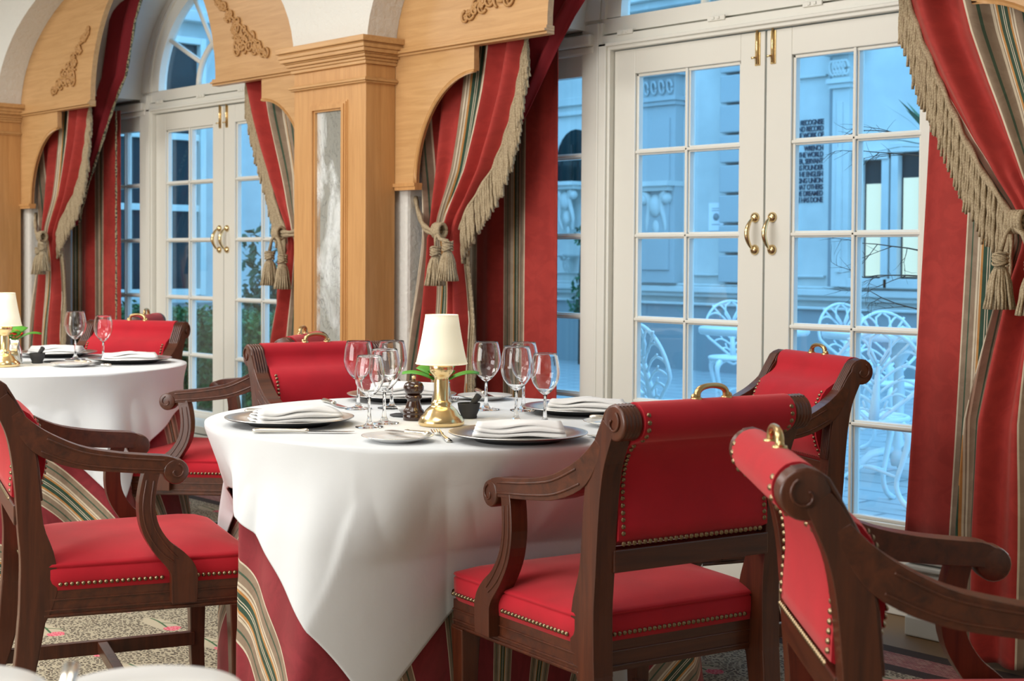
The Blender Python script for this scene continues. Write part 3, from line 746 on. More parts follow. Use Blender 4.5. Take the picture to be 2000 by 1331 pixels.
def make_chair(label, group):
    root = empty('armchair', label, 'chair', (0,0,0), 0, group)
    for s in (-1, 1):
        ex = s*.213
        # rear sabre leg below the seat rail, stile above it
        ribbon(MB(), spl([(-.335, 0, .036), (-.30, .10, .040), (-.268, .21, .046), (-.25, .335, .058), (-.242, .385, .060)], 12), lambda y, z: ex, .0455).obj('leg', MAH, root, bevel=.003)
        st = MB()
        ribbon(st, spl([(-.25, .335, .058), (-.236, .40, .080), (-.238, .47, .074), (-.252, .54, .056), (-.259, .62, .052), (-.267, .70, .052), (-.280, .76, .050), (-.303, .81, .046), (-.318, .835, .040)], 26), lambda y, z: ex, .046)
        st.lathe([(.018, -.023), (.030, -.022)]+[(KR+.0022*abs(sin(PI*5*i/20)), -.021+.042*i/20) for i in range(21)]+[(.030, .022), (.018, .023)], 26, (ex, KY, KZ), 'x')
        # scroll line on the outer end
        st.tube([(ex+s*.0245, KY+.023*(1-.75*t)*cos(2+5.2*t), KZ+.023*(1-.75*t)*sin(2+5.2*t)) for t in [i/16 for i in range(17)]], .0028, 6)
        # reeds on the front edge
        l, r = offset_poly(spl([(-.257, .60, .052), (-.267, .70, .052), (-.280, .76, .050), (-.303, .81, .046), (-.322, .855, .034)], 14))
        fr = r if r[0][0] > l[0][0] else l
        for k in range(5): st.tube([(ex-.0165+.00825*k, p[0]+.001, p[1]) for p in fr]+[(ex-.0165+.00825*k, KY+KR*cos(a), KZ+KR*sin(a)) for a in (1.0, 1.5, 2.0)], .0042, 6)
        st.obj('stile', MAH, root, bevel=.003)
        # front leg
        fl = MB(); fx = s*.236; vs = []
        for (z, w, dx, dy) in ((0, .033, .004, .006), (.12, .036, .0, .0), (.25, .042, 0, 0), (.340, .050, 0, 0)):
            for (a, b_) in ((-1,-1),(1,-1),(1,1),(-1,1)): vs.append((fx+s*dx+a*w/2, .213+dy+b_*w/2, z))
        fs = [(i*4+k, i*4+(k+1) % 4, i*4+4+(k+1) % 4, i*4+4+k) for i in range(3) for k in range(4)]+[(3,2,1,0), (12,13,14,15)]
        fl.add(vs, fs, False); fl.obj('leg', MAH, root, bevel=.003)
        # arm with scroll end, arm post
        ax = lambda y, z: s*ip(y, [-.28, .06], [.214, .246])
        arm = MB()
        ribbon(arm, spl([(-.285, .800, .022), (-.262, .765, .040), (-.222, .728, .054), (-.15, .697, .050), (-.07, .683, .044), (.0, .676, .042), (.045, .672, .040), (.068, .660, .034)], 24), ax, .044)
        arm.lathe([(.012, -.0235), (.027, -.022), (.029, -.018), (.029, .018), (.027, .022), (.012, .0235)], 20, (ax(.06, 0), .062, .657), 'x')
        arm.tube([(ax(.06, 0)+s*.024, .062+.019*(1-.75*t)*cos(1.3-5.2*t), .657+.019*(1-.75*t)*sin(1.3-5.2*t)) for t in [i/14 for i in range(15)]], .0026, 6)
        top, bot = offset_poly(spl([(-.225, .728, .030), (-.15, .697, .027), (-.07, .683, .024), (.0, .676, .022), (.035, .673, .022)], 16))
        for e in (top, bot): arm.tube([(ax(p[0], 0)+s*.0222, p[0], p[1]) for p in e], .0028, 6)
        arm.obj('arm', MAHX, root, bevel=.004, seg=3)
        px = lambda y, z: s*ip(z, [.34, .42, .66], [.254, .256, .242])
        po = MB()
        ribbon(po, spl([(.012, .668, .034), (.002, .63, .036), (-.004, .58, .038), (.004, .53, .040), (.030, .485, .043), (.062, .452, .052), (.078, .425, .060), (.080, .395, .060), (.080, .355, .058)], 26), px, .040)
        for e in offset_poly(spl([(.004, .64, .016), (-.004, .58, .018), (.004, .53, .018), (.030, .485, .018), (.060, .455, .012)], 12)): po.tube([(px(p[0], p[1])+s*.0202, p[0], p[1]) for p in e], .0024, 6)
        po.obj('arm_post', MAH, root, bevel=.003)
    # seat rails
    hw = lambda y: .232+.026*(y+.235)/.47
    rl = MB()
    for s in (-1, 1):
        for (z0, z1, d) in ((.337, .400, .0), (.352, .357, .0035), (.340, .346, .004), (.376, .380, .003)):
            vs = [(s*(hw(y)+d-o), y, z) for z in (z0, z1) for y in (-.225, .232) for o in (0, .028)]
            rl.add(vs, [(0,1,3,2), (4,6,7,5), (0,4,5,1), (2,3,7,6), (0,2,6,4), (1,5,7,3)], False)
    for (y0, y1) in ((-.235, -.210), (.210, .236)):
        w = hw(y0)-.012; rl.box(-w, w, y0, y1, .337, .400)
        yo = y0-.003 if y0 < 0 else y1; rl.box(-w, w, yo, yo+.003, .346, .350).box(-w, w, yo, yo+.003, .376, .379)
    fix_normals(rl.obj('seat_rail', MAHX, root, bevel=.002))
    # stretchers
    sr = MB()
    for s in (-1, 1): sr.box(s*.222-.011, s*.222+.011, -.29, .205, .125, .160)
    sr.box(-.215, .215, -.045, -.020, .130, .158)
    sr.obj('stretcher', MAH, root, bevel=.002)
    # upholstered seat: side band, welt and crowned top
    sc = MB()
    def ring(k, z, inset):
        t = k/64*4; e = int(t) % 4; f = t-int(t)
        h = lambda y: hw(y)-inset
        y0, y1 = -.235+inset, .238-inset
        c = [(-h(y0), y0), (h(y0), y0), (h(y1), y1), (-h(y1), y1)]
        a, b_ = c[e], c[(e+1) % 4]; x, y = a[0]+(b_[0]-a[0])*f, a[1]+(b_[1]-a[1])*f
        # round the corners a little
        d = min(f, 1-f)
        if d < .10:
            q = .012*(1-d/.10)**2; L_ = math.hypot(x, y); x -= x/L_*q; y -= y/L_*q
        return (x, y, z)
    prof = [(.397, .004), (.399, -.002), (.425, -.005), (.446, -.005), (.450, -.001), (.453, -.006), (.458, -.004), (.462, .006), (.470, .025), (.479, .06), (.485, .105), (.488, .16), (.489, .215)]
    vs = [ring(k, z, ins) for z, ins in prof for k in range(64)]
    fs = [(j*64+i, j*64+(i+1) % 64, j*64+64+(i+1) % 64, j*64+64+i) for j in range(len(prof)-1) for i in range(64)]
    fs.append(tuple((len(prof)-1)*64+i for i in range(64)))
    sc.add(vs, fs, True); sc.obj('seat', VEL, root)
    # upholstered back with rolled top
    inner = .188
    prof = [(-.250, .590), (-.245, .64), (-.250, .69), (-.268, .745), (-.300, .79), (-.328, .815), (-.340, .835), (-.343, .855), (-.352, .872), (-.370, .880), (-.390, .876), (-.405, .860), (-.409, .840), (-.402, .820), (-.385, .806), (-.365, .800), (-.345, .785), (-.320, .75), (-.304, .70), (-.296, .64), (-.290, .590)]
    prof = [(y+.037*max(0, min(1, (z-.60)/.19)), z) for y, z in prof]
    prof = [(y+(.016*smooth(.60, .66, z)*(1-smooth(.79, .83, z)) if k < 8 else 0), z) for k, (y, z) in enumerate(prof)]
    prof = spl(prof, 44); cy_, cz_ = -.30, .72
    def Pb(u, v):
        x = -inner+2*inner*u; i = min(int(v*44+.5), 44) % 44; y, z = prof[i]
        e = 1-abs(2*u-1)**6
        if z < .795: y += (.008 if y > -.265 else -.006)*e*smooth(.59, .65, z)
        return (x, y, z)
    bk = MB().grid(Pb, 24, 44, cv=True)
    k = len(bk.v)
    for u in (0, 1):
        vs = [Pb(u, j/44) for j in range(44)]; bk.add(vs, [tuple(range(44)) if u else tuple(range(44))[::-1]], False)
    fix_normals(bk.obj('backrest', VEL, root))
    MB().box(-.195, .195, -.286, -.252, .545, .590).obj('back_rail', MAHX, root, bevel=.003)
    # nails
    def nrow(pts, n_, sp=.0125):
        q = MB(); nail_row(q, pts, n_, sp); q.obj('nailhead_trim', BRASSD, root)
    for y_, n_, pr_ in ((0, (0, -1, 0), [p for p in prof[22:] if p[1] < .795 and p[1] > .6]), (1, (0, 1, 0), [p for p in prof[:16] if .6 < p[1] < .80])):
        dy = -.003 if y_ == 0 else .003
        for s in (-1, 1): nrow([(s*(inner-.010), p[0]+dy, p[1]) for p in pr_], n_)
        yb = -.293 if y_ == 0 else -.246
        nrow([(-.178, yb, .602), (.178, yb, .602)], n_)
        if y_ == 0:
            for s in (-1, 1): nrow([(s*(inner-.010), KY+(KR+.004)*cos(a), KZ+(KR+.004)*sin(a)) for a in (4.3, 3.9, 3.5, 3.1, 2.7, 2.3)], [(0, cos(a), sin(a)) for a in (4.1, 3.7, 3.3, 2.9, 2.5)])
    for s in (-1, 1):
        X_ = lambda y: s*(hw(y)+.006)
        nrow([(X_(-.19), -.19, .413), (X_(.045), .045, .413)], (s, 0, 0)); nrow([(X_(.115), .115, .413), (X_(.235), .235, .413)], (s, 0, 0))
    nrow([(-.185, -.2405, .413), (.185, -.2405, .413)], (0, -1, 0)); nrow([(-.25, .2435, .413), (.25, .2435, .413)], (0, 1, 0))
    # brass lifting handle
    h = MB(); pts = []
    for i in range(21):
        t = i/20; a = PI*t; pts.append((-.036*cos(a)*(1+.12*sin(a)), KY, .876+.028*max(0, sin(a))**.55))
    h.tube(pts, [.0052+.0016*abs(math.cos(a_*PI/20)) for a_ in range(21)], 10)
    for s in (-1, 1): h.lathe([(.0, .002), (.011, .0), (.012, -.006), (.006, -.008)][::-1], 12, (s*.038, KY, .882)); h.ball((s*.044, KY, .884), .006)
    h.obj('lifting_handle', BRASSA, root)
    return root
def heading(fx, fy): return math.atan2(fy, fx)-PI/2
CH = dict(A=((-2.169, 2.273), (-.983, .186)), H=((-3.245, 1.703), (.315, .949)), C=((-2.666, 3.215), (-.400, -.917)), B=((-1.090, 1.975), (.680, .733)),
          D=((-3.532, 2.622), (.985, -.172)), E=((-4.549, 2.707), (-.767, -.641)), F_=((-5.428, 2.682), (.492, -.870)), G=((-6.36, 3.06), (-.674, -.738)))
GRP = 'red velvet armchairs'
proto = make_chair('red velvet armchair seen from behind, pushed up to the nearer laid table', GRP)
p, f = CH['A']; proto.location = (p[0], p[1], 0); proto.rotation_euler = (0, 0, heading(*f))
for k, lab in (('H', 'red velvet armchair at the left edge with its seat in profile, facing the nearer table'),
               ('C', 'red velvet armchair with its back to the garden doors behind the nearer table'),
               ('B', 'large red velvet armchair at lower right, turned away from the nearer table'),
               ('D', 'red velvet armchair behind the nearer table on its left, front of backrest showing'),
               ('E', 'reddish armchair with open arms between the two tables, its back hidden by another chair'),
               ('F_', 'red velvet armchair behind the far left table, front of backrest showing'),
               ('G', 'red armchair whose top just shows above another chair behind the far left table')):
    p, f = CH[k]; dup(proto, (p[0], p[1], 0), heading(*f), lab, GRP)

# ------------------------------------------------------------------ tables with cloths
T1 = Vector((-2.787, 2.329, 0)); T2 = Vector((-5.15, 2.27, 0)); TZ = .75; TR = .575
def chair_limits(c, names):
    """distance from table centre to the first obstacle, per direction and height band"""
    obs = []
    for k in names:
        (px_, py_), (fx, fy) = CH[k]; n = math.hypot(fx, fy); fx /= n; fy /= n
        for (x0, x1, y0, y1, z0, z1) in ((-.275, .275, -.24, .25, 0, .50),):
            obs.append((px_, py_, fx, fy, x0, x1, y0, y1, z0, z1))
    tab = {}
    for zb_ in (0, 1):
        arr = np.full(180, 9.)
        for i in range(180):
            a = 2*PI*i/180; dx, dy = cos(a), sin(a)
            for (px_, py_, fx, fy, x0, x1, y0, y1, z0, z1) in obs:
                if (zb_ == 0) != (z0 == 0): continue
                # to chair frame: y along f, x along right
                ox, oy = c[0]-px_, c[1]-py_; rx, ry = fy, -fx
                lx, ly = ox*rx+oy*ry, ox*fx+oy*fy; vx, vy = dx*rx+dy*ry, dx*fx+dy*fy
                t0, t1 = 0, 9
                for (o_, v_, a0, a1) in ((lx, vx, x0, x1), (ly, vy, y0, y1)):
                    if abs(v_) < 1e-9:
                        if not a0 <= o_ <= a1: t1 = -1
                        continue
                    q0, q1 = (a0-o_)/v_, (a1-o_)/v_
                    if q0 > q1: q0, q1 = q1, q0
                    t0, t1 = max(t0, q0), min(t1, q1)
                if t0 < t1 and t0 > .05: arr[i] = min(arr[i], t0-.015)
        arr = np.minimum(arr, .80)
        sm = arr.copy()
        for d in range(-16, 17): sm = np.minimum(sm, np.roll(arr, d)+abs(d)*.020)
        tab[zb_] = sm
    return tab
def lim(tab, a, z):
    i = (a/(2*PI)*180) % 180; j = int(i); f = i-j
    L0 = tab[0][j]*(1-f)+tab[0][(j+1) % 180]*f; L1 = tab[1][j]*(1-f)+tab[1][(j+1) % 180]*f
    l = 9.
    w0 = smooth(.745, .47, z); w1 = smooth(.735, .695, z)*smooth(.44, .52, z)
    l0 = L0*w0+(1-w0)*.80 if w0 > 0 else 9; l1 = L1*w1+(1-w1)*.80 if w1 > 0 else 9
    return min(l0, l1)
def square_reach(a, half, rot, off):
    """distance from table centre to edge of a square cloth"""
    dx, dy = cos(a), sin(a); c, s_ = cos(rot), sin(rot); best = 9
    ox, oy = off
    for (nx, ny) in ((c, s_), (-s_, c), (-c, -s_), (s_, -c)):
        d = dx*nx+dy*ny
        if d > 1e-6: best = min(best, (half+ox*nx+oy*ny)/d)
    return best
def cloth(name, c, reach, tab, m, folds, R, flare, zt, rnd_seed, uvang=0, maxz=0, nt=72, na=540, under=None, uvoff=0):
    ru = MB(); rnd = random.Random(rnd_seed)
    ph = [rnd.random()*2*PI for _ in range(8)]
    ca, sa = cos(uvang), sin(uvang)
    ang = np.linspace(0, 2*PI, 2*na+1)[:-1]
    rch = [reach(a) for a in 2*PI*np.arange(na)/na]
    # soften the corners of the reach
    def rad(a, z, r):
        hz = max(0, zt-z); am = smooth(.008, .20, hz); deep = min(1, hz/.6)
        w = sum(q*sin(n*a+ph[k]+.9*hz*(1 if k % 2 else -1)) for k, (n, q) in enumerate(folds))
        r += flare(a, hz)*am+w*am*(.5+.8*deep)
        i = (a/(2*PI)*180) % 180; j = int(i); f = i-j
        l = tab[0][j]*(1-f)+tab[0][(j+1) % 180]*f-(.0 if under else .014)
        return r+(min(r, l)-r)*max(0, min(1, (.742-z)/.245))**1.15
    def P(u, v):
        a = 2*PI*u; i = int(round(u*na)) % na; Lr = rch[i]; hang = max(Lr-R, .03)
        s = v*(R+hang)
        rc = .012
        if s <= R-rc: r = s; z = zt
        else:
            d = s-(R-rc)
            if d < rc*PI/2: th = d/rc; r = R-rc+rc*sin(th); z = zt-rc*(1-cos(th)); dh = 0
            else: dh = d-rc*PI/2; r = R; z = zt-rc-dh
            hz = max(0, zt-z)
            r = rad(a, z, r)
            if under: r = max(r, under(a, z, R)+.009)
            z = max(z, maxz)
        # tiny surface unevenness on top
        if s < R-rc: z += .0006*sin(7*c[0]+s*cos(a)*11)*sin(s*sin(a)*9)
        return (r*cos(a), r*sin(a), z)
    def uvf(u, v):
        a = 2*PI*u; i = int(round(u*na)) % na; s = v*max(rch[i], R+.03)
        return ((s*cos(a))*ca+(s*sin(a))*sa+uvoff, -(s*cos(a))*sa+(s*sin(a))*ca)
    # non uniform v: dense outside
    vsn = [0, .3, .6, .8, .9, .96]
    def Pv(u, v):
        return P(u, vmap(u, v))
    def vmap(u, v):
        i = int(round(u*na)) % na; T_ = max(rch[i], R+.03); e = (R-.014)/T_
        return e*(v/.15) if v < .15 else e+(1-e)*(v-.15)/.85
    ru.grid(Pv, na, nt, cu=True, uvf=lambda u, v: uvf(u, vmap(u, v)))
    o = ru.obj(name, m, solid=.0016); o.location = (c[0], c[1], 0)
    return (o, rad)
def table(c, label):
    t = empty('round_table', label, 'table', (c[0], c[1], 0), .4, 'round dining tables under cloths')
    MB().lathe([(0, .715), (TR-.02, .715), (TR-.012, .720), (TR-.012, .738), (TR-.016, .742), (0, .742)], 64).obj('tabletop', MAHX, t)
    MB().lathe([(.03, .05), (.06, .10), (.05, .2), (.035, .3), (.04, .5), (.05, .6), (.10, .715)], 24).obj('pedestal', MAH, t)
    for k in range(4):
        a = PI/2*k; MB().tube([(.02*cos(a), .02*sin(a), .10), (.12*cos(a), .12*sin(a), .075), (.22*cos(a), .22*sin(a), .02)], [.028, .022, .018], 8).obj('foot', MAH, t)
table(T1, 'round pedestal table hidden under the nearer white cloth'); table(T2, 'round pedestal table hidden under the far left white cloth')
tab1 = chair_limits(T1, ['A', 'H']); tab2 = chair_limits(T2, ['F_'])
ca1 = -1.085                     # one corner of the nearer cloth
def corner_flare(rot, amt):
    def f(a, h):
        d = ((a-rot+PI/4) % (PI/2))-PI/4           # 0 at corners
        k = math.exp(-(d/.30)**2)
        return h*(.10+.06*k)+amt*h*h*k-.05*k*h*(1-math.exp(-(d/.10)**2))
    return f
u1, ru1 = cloth('floor_length_cloth', T1, lambda a: TR+.005+.735, tab1, UNDER, [(17, .016), (25, .010), (8, .010)], TR-.004, lambda a, h: .13*h, .7445, 5, uvang=1.15, maxz=.006, nt=40, na=420, uvoff=.12)
tag(u1, 'floor length rose red cloth with striped bands under the nearer table', 'tablecloth', 'floor length striped red cloths')
u2, ru2 = cloth('floor_length_cloth', T2, lambda a: TR+.005+.735, tab2, UNDER, [(12, .020), (19, .010), (7, .012)], TR-.004, lambda a, h: .14*h, .7445, 8, uvang=-.72, maxz=.006, nt=40, na=360, uvoff=.05)
tag(u2, 'floor length rose red cloth with striped band under the far left table', 'tablecloth', 'floor length striped red cloths')
w1, rw1 = cloth('tablecloth', T1, lambda a: square_reach(a, .805, ca1+PI/4, (.118, .052)), tab1, LINEN, [(21, .0105), (13, .010), (8, .009), (34, .0045)], TR+.008, corner_flare(ca1, .10), TZ, 11, nt=60, na=640, under=ru1)
tag(w1, 'square white linen cloth with long pointed corners on the nearer table', 'tablecloth', 'square white tablecloths')
w2, rw2 = cloth('tablecloth', T2, lambda a: square_reach(a, .72, .06+PI/4, (.0, 0)), tab2, LINEN, [(19, .010), (12, .010), (7, .009), (31, .004)], TR+.008, corner_flare(.0, .10), TZ, 12, nt=60, na=540, under=ru2)
tag(w2, 'square white linen cloth with short overhang on the far left table', 'tablecloth', 'square white tablecloths')

# ------------------------------------------------------------------ table settings
Z = TZ+.0012
def charger(label, loc, rz=0):
    o = empty('charger_plate', label, 'plate', loc, rz, 'pewter charger plates')
    MB().lathe([(0, .0), (.094, .0), (.098, .003), (.104, .007), (.148, .0155), (.153, .0180), (.1525, .0190)], 64, cap=False).obj('underside', BLACK, o)
    MB().lathe([(.1528, .0182), (.1532, .0196), (.150, .0200), (.110, .0130), (.104, .0095), (.098, .0088), (0, .0088)], 64, cap=False).obj('well', PEWTER, o)
    return o
def napkin(label, loc, rz, ln, wd, layers, fan, curl=.0):
    """folded linen: layers zig-zagging, each slightly fanned"""
    mb = MB(); n = 10
    path = []
    th = .0042
    for k in range(layers):
        xs = [-wd/2+wd*i/n for i in range(n+1)]
        if k % 2: xs = xs[::-1]
        sh = (1-k*.05)
        for i, x in enumerate(xs): path.append((x*sh, .003+th*k+.004*math.exp(-((abs(x)-wd*.38)/(.03))**2)*(k/layers)+curl*(1-(2*x/wd)**2)*(k/layers), k/layers))
        if k < layers-1:
            e = xs[-1]*sh
            for a in (.5,): path.append((e+math.copysign(th*.9, e), .003+th*(k+.5), (k+.5)/layers))
    m_ = len(path)-1
    def P(u, v):
        t = u*m_; i = min(int(t), m_-1); f = t-i; a, b_ = path[i], path[i+1]
        x, z, k = [a[j]+(b_[j]-a[j])*f for j in range(3)]
        y = (v-.5)*ln*(1-.12*k); an = fan*k*(1 if v > .5 else -.35)
        z2 = z+.004*sin(v*7+k*5)*k+.002*sin(x*60+v*9)
        return (x*cos(an)-y*sin(an)*.3, y+x*sin(an), z2)
    o = mb.grid(P, m_, 14).obj('napkin', NAPK, solid=.0022); o.location = loc; o.rotation_euler = (0, 0, rz)
    return tag(o, label, 'napkin', 'folded white napkins')
def wineglass(label, loc, h, r, group='wine glasses'):
    r *= 1.24; h *= 1.02
    o = empty('wine_glass', label, 'glass', loc, 0, group)
    hb = h*.575; zb_ = h-hb; t = .0011
    outer = [(.004, zb_-.002), (.010, zb_+.002), (r*.55, zb_+hb*.12), (r*.86, zb_+hb*.28), (r*.99, zb_+hb*.45), (r, zb_+hb*.55), (r*.94, zb_+hb*.76), (r*.80, zb_+hb*.985)]
    outer = spl(outer, 22)
    inner = [(max(a-t, .0), b_+t*(1.2 if i < 6 else 0)) for i, (a, b_) in enumerate(outer)][::-1]
    inner = [q for q in inner if q[0] > .002]
    MB().lathe(outer+[(outer[-1][0]-t/2, h)]+inner+[(0, inner[-1][1])], 40).obj('bowl', CRYST, o)
    MB().lathe([(0, zb_-.0015), (.0042, zb_-.002), (.0036, zb_-h*.12), (.0038, h*.20), (.0055, h*.10), (.010, h*.045), (r*.45, .0045), (r*.92, .0022), (r*.94, .0008), (r*.92, 0), (0, 0)][::-1], 32).obj('stem', CRYST, o)
    return o
def knife(label, a, b_, z=0, handle=.48, group='table knives'):
    """from handle end a to blade tip b"""
    a = Vector(a); b_ = Vector(b_); L_ = (b_-a).length; ang = math.atan2(b_.y-a.y, b_.x-a.x)
    o = empty('table_knife', label, 'knife', (a.x, a.y, a.z), ang, group)
    pitch = math.asin((b_.z-a.z)/L_)
    hl = L_*handle
    MB().lathe([(0, 0), (.0065, .002), (.0085, .008), (.0092, .018), (.0075, hl*.5), (.0062, hl*.85), (.0080, hl*.93), (.0078, hl*.97), (.0045, hl)], 14, (0, 0, .0062), 'x', True, (1, .62)).obj('handle', SILVER, o)
    bl = MB(); n = 12; top = []; bot = []
    for i in range(n+1):
        t = i/n; x = hl-.002+(L_-hl)*t; w = .0062+.0028*sin(t*2.4); top.append((x, .006-.0*t)); bot.append((x, .006-w*2*(1-.0*t)*(1-max(0, (t-.8)/.2)**2*.9)))
    poly = top+bot[::-1]; bl.prism(poly, .0030, .0046, lambda p, q, t: (p, q, t)); fix_normals(bl.obj('blade', STEEL, o))
    if abs(pitch) > .001: o.rotation_mode = 'XYZ'; o.rotation_euler = (0, -pitch, ang)
    return o
def fork(label, a, b_, group='table forks'):
    a = Vector(a); b_ = Vector(b_); L_ = (b_-a).length; ang = math.atan2(b_.y-a.y, b_.x-a.x)
    o = empty('table_fork', label, 'fork', (a.x, a.y, a.z), ang, group)
    o.rotation_euler = (0, -math.asin((b_.z-a.z)/L_), ang)
    MB().tube([(0, 0, .003), (.03, 0, .0045), (L_*.45, 0, .006), (L_*.62, 0, .011), (L_*.70, 0, .006)], [.0075, .0065, .0035, .003, .006], 10, True, .42).obj('handle', SILVER, o)
    for k in range(4):
        y = -.0095+.00633*k; x0 = L_*.70
        MB().tube([(x0-.006, y*.5, .0055), (x0+.008, y, .0035), (L_*.85, y, .003), (L_, y, .0075)], [.0030, .0024, .0019, .0011], 6).obj('tine', SILVER, o)
    return o
def side_plate(label, loc, r=.078, name='side_plate', group='white side plates'):
    o = MB().lathe([(0, .001), (r*.55, 0), (r*.60, .002), (r*.97, .011), (r, .0125), (r*.985, .0135), (r*.66, .0058), (r*.60, .0045), (0, .0045)], 56).obj(name, CER); o.location = loc
    MB().tube([(r*cos(a)*.995, r*sin(a)*.995, .0128) for a in [2*PI*i/56 for i in range(57)]], .0008, 6).obj('silver_rim', SILVER, o)
    return tag(o, label, 'plate', group)
def lamp(label, loc):
    o = empty('table_lamp', label, 'lamp', loc, 0, 'brass table lamps with cream shades')
    MB().lathe([(0, 0), (.052, 0), (.055, .004), (.055, .012), (.051, .018), (.050, .021), (.044, .026), (.038, .036), (.030, .044), (.0235, .048), (.025, .053), (.021, .058), (.0175, .062), (.0175, .108), (.0165, .112), (.0185, .116), (.0225, .121), (.0275, .128), (.0285, .135), (.0285, .152), (.026, .155), (0, .155)], 48).obj('base', BRASS, o)
    sh = MB(); n = 96
    z0, z1, r0, r1 = .146, .264, .060, .0375
    vs = []
    for j in range(5):
        t = j/4; r = r0+(r1-r0)*t-.0015*sin(PI*t); z = z0+(z1-z0)*t
        for i in range(n): a = 2*PI*i/n; q = r+(.0009 if i % 2 else 0); vs.append((q*cos(a), q*sin(a), z))
    sh.add(vs, [(j*n+i, j*n+(i+1) % n, j*n+n+(i+1) % n, j*n+n+i) for j in range(4) for i in range(n)], True)
    so = sh.obj('lamp_shade', SHADE, o, solid=.0012)
    MB().tube([((r0+.001)*cos(a), (r0+.001)*sin(a), z0+.002) for a in [2*PI*i/48 for i in range(49)]], .0016, 6).tube([((r1+.001)*cos(a), (r1+.001)*sin(a), z1-.001) for a in [2*PI*i/48 for i in range(49)]], .0014, 6).obj('shade_trim', SHADE, so)
    l = bpy.data.lights.new('bulb_light', 'POINT'); l.energy = .5; l.color = (1, .72, .35); l.shadow_soft_size = .015
    lo = bpy.data.objects.new('bulb_light', l); COL.objects.link(lo); lo.location = (loc[0], loc[1], loc[2]+.19)
    return o
def mortar(label, loc):
    o = MB().lathe([(0, 0), (.019, 0), (.021, .004), (.020, .008), (.026, .022), (.0285, .036), (.0280, .038), (.025, .037), (.022, .020), (0, .012)], 32).obj('mortar', SLATE); o.location = loc
    tag(o, label[0], 'mortar', 'small black mortars')
    p = MB().tube([(-.006, -.002, .016), (.010, .004, .036), (.026, .010, .058)], [.008, .0075, .0085], 12).obj('pestle', SLATE); p.location = loc
    tag(p, label[1], 'pestle', 'small black pestles')
def flowers(loc, lab):
    o = empty('flower_vase', lab, 'flowers', loc, 0, 'red flowers in small vases')
    MB().lathe([(0, 0), (.022, 0), (.026, .01), (.024, .05), (.014, .08), (.016, .09), (.014, .088), (0, .05)], 24).obj('vase', STEEL, o)
    f = MB(); rnd = random.Random(4)
    for k in range(30):
        a = k*2.4; r = .006+.020*(k/30); z = .108+.012*(1-k/30)
        f.ball((r*cos(a), r*sin(a), z), .008, 7, 5, (1, 1, .5))
    f.obj('blossom', PETAL, o)
    for (a, ln, tz) in ((.9, .085, -.01), (2.4, .06, .01), (4.0, .088, -.01), (5.6, .058, .0), (3.3, .07, .0)):
        lf = MB()
        def P(u, v):
            w = sin(PI*min(1, u*.93+.05))**.8*.034; x = .010+ln*u; y = (v-.5)*2*w
            return (x*cos(a)-y*sin(a), x*sin(a)+y*cos(a), .105+tz+.022*sin(u*2.2)-abs(v-.5)*.012)
        lf.grid(P, 10, 6).obj('leaf', LEAF, o, solid=.0008)
    MB().tube([(0, 0, .05), (0, 0, .118)], .002, 6).obj('flower_stalk', LEAF, o)
def cardstand(label, loc, rz):
    o = MB(); pts = [(0, .018, .002), (0, .012, .004), (0, .0, .03), (0, -.004, .06), (0, .003, .085), (0, .012, .095)]
    def P(u, v): q = spl(pts, 12)[int(round(v*12))]; return ((u-.5)*.05*(1-.35*v), q[1], q[2])
    m = o.grid(P, 4, 12).obj('card_stand', STEEL, solid=.002); m.location = loc; m.rotation_euler = (0, 0, rz); return tag(m, label, 'card holder', 'steel card stands')

# nearer table
cs = [((-2.916, 1.948), 'left'), ((-2.347, 2.164), 'front'), ((-2.655, 2.672), 'right'), ((-3.221, 2.525), 'back')]
charger('pewter charger plate at the left front edge of the nearer table', (-2.916, 1.948, Z))
charger('pewter charger plate at the front of the nearer table, right of the brass lamp', (-2.347, 2.164, Z))
charger('pewter charger plate on the nearer table beside the garden doors', (-2.655, 2.672, Z))
charger('pewter charger plate at the back of the nearer table behind the wine glasses', (-3.221, 2.525, Z))
NZ = Z+.0092
napkin('folded napkin with one square corner lifted, on the left front charger of the nearer table', (-2.905, 1.955, NZ), -.35, .20, .125, 5, .34, .014)
napkin('long rolled napkin on the front charger of the nearer table', (-2.350, 2.170, NZ), -.72, .205, .085, 5, .10, .014)
napkin('fanned napkin on the charger nearest the garden doors', (-2.640, 2.680, NZ), -.95, .20, .13, 5, .32, .010)
napkin('flat folded napkin on the back charger of the nearer table', (-3.215, 2.53, NZ), -.74, .20, .10, 6, .06, .018)
wineglass('large wine glass nearest the red chair on the left of the nearer table', (-3.101, 2.286, Z), .176, .031)
wineglass('large wine glass at the back left, just behind two smaller ones', (-3.060, 2.365, Z), .176, .032)
wineglass('small wine glass at the front left of the brass lamp', (-2.748, 2.058, Z), .166, .0285)
wineglass('wine glass directly left of the pepper mill', (-2.791, 2.135, Z), .176, .0310)
wineglass('leftmost wine glass of the group right of the brass lamp', (-2.875, 2.535, Z), .176, .031)
wineglass('wine glass at the back of the group right of the brass lamp', (-2.800, 2.600, Z), .176, .031)
wineglass('middle wine glass standing behind the front napkin', (-2.605, 2.395, Z), .182, .0315)
wineglass('rightmost wine glass behind the front napkin', (-2.530, 2.420, Z), .168, .0285)
lamp('brass table lamp with cream pleated shade on the nearer table', (-2.674, 2.216, Z))
pm = empty('pepper_mill', 'dark turned wooden pepper mill on the nearer table', 'pepper mill', (-2.801, 2.233, Z))
MB().lathe([(0, 0), (0.0250, 0), (0.0262, .002), (0.0262, .013), (0.0250, .015), (0.0262, .017), (0.0256, .024), (0.0205, .029), (0.0192, .036), (0.0160, .045), (0.0154, .050), (0.0198, .053), (0.0211, .057), (0.0198, .061), (0.0160, .063)], 36).obj('body', DKWOOD, pm)
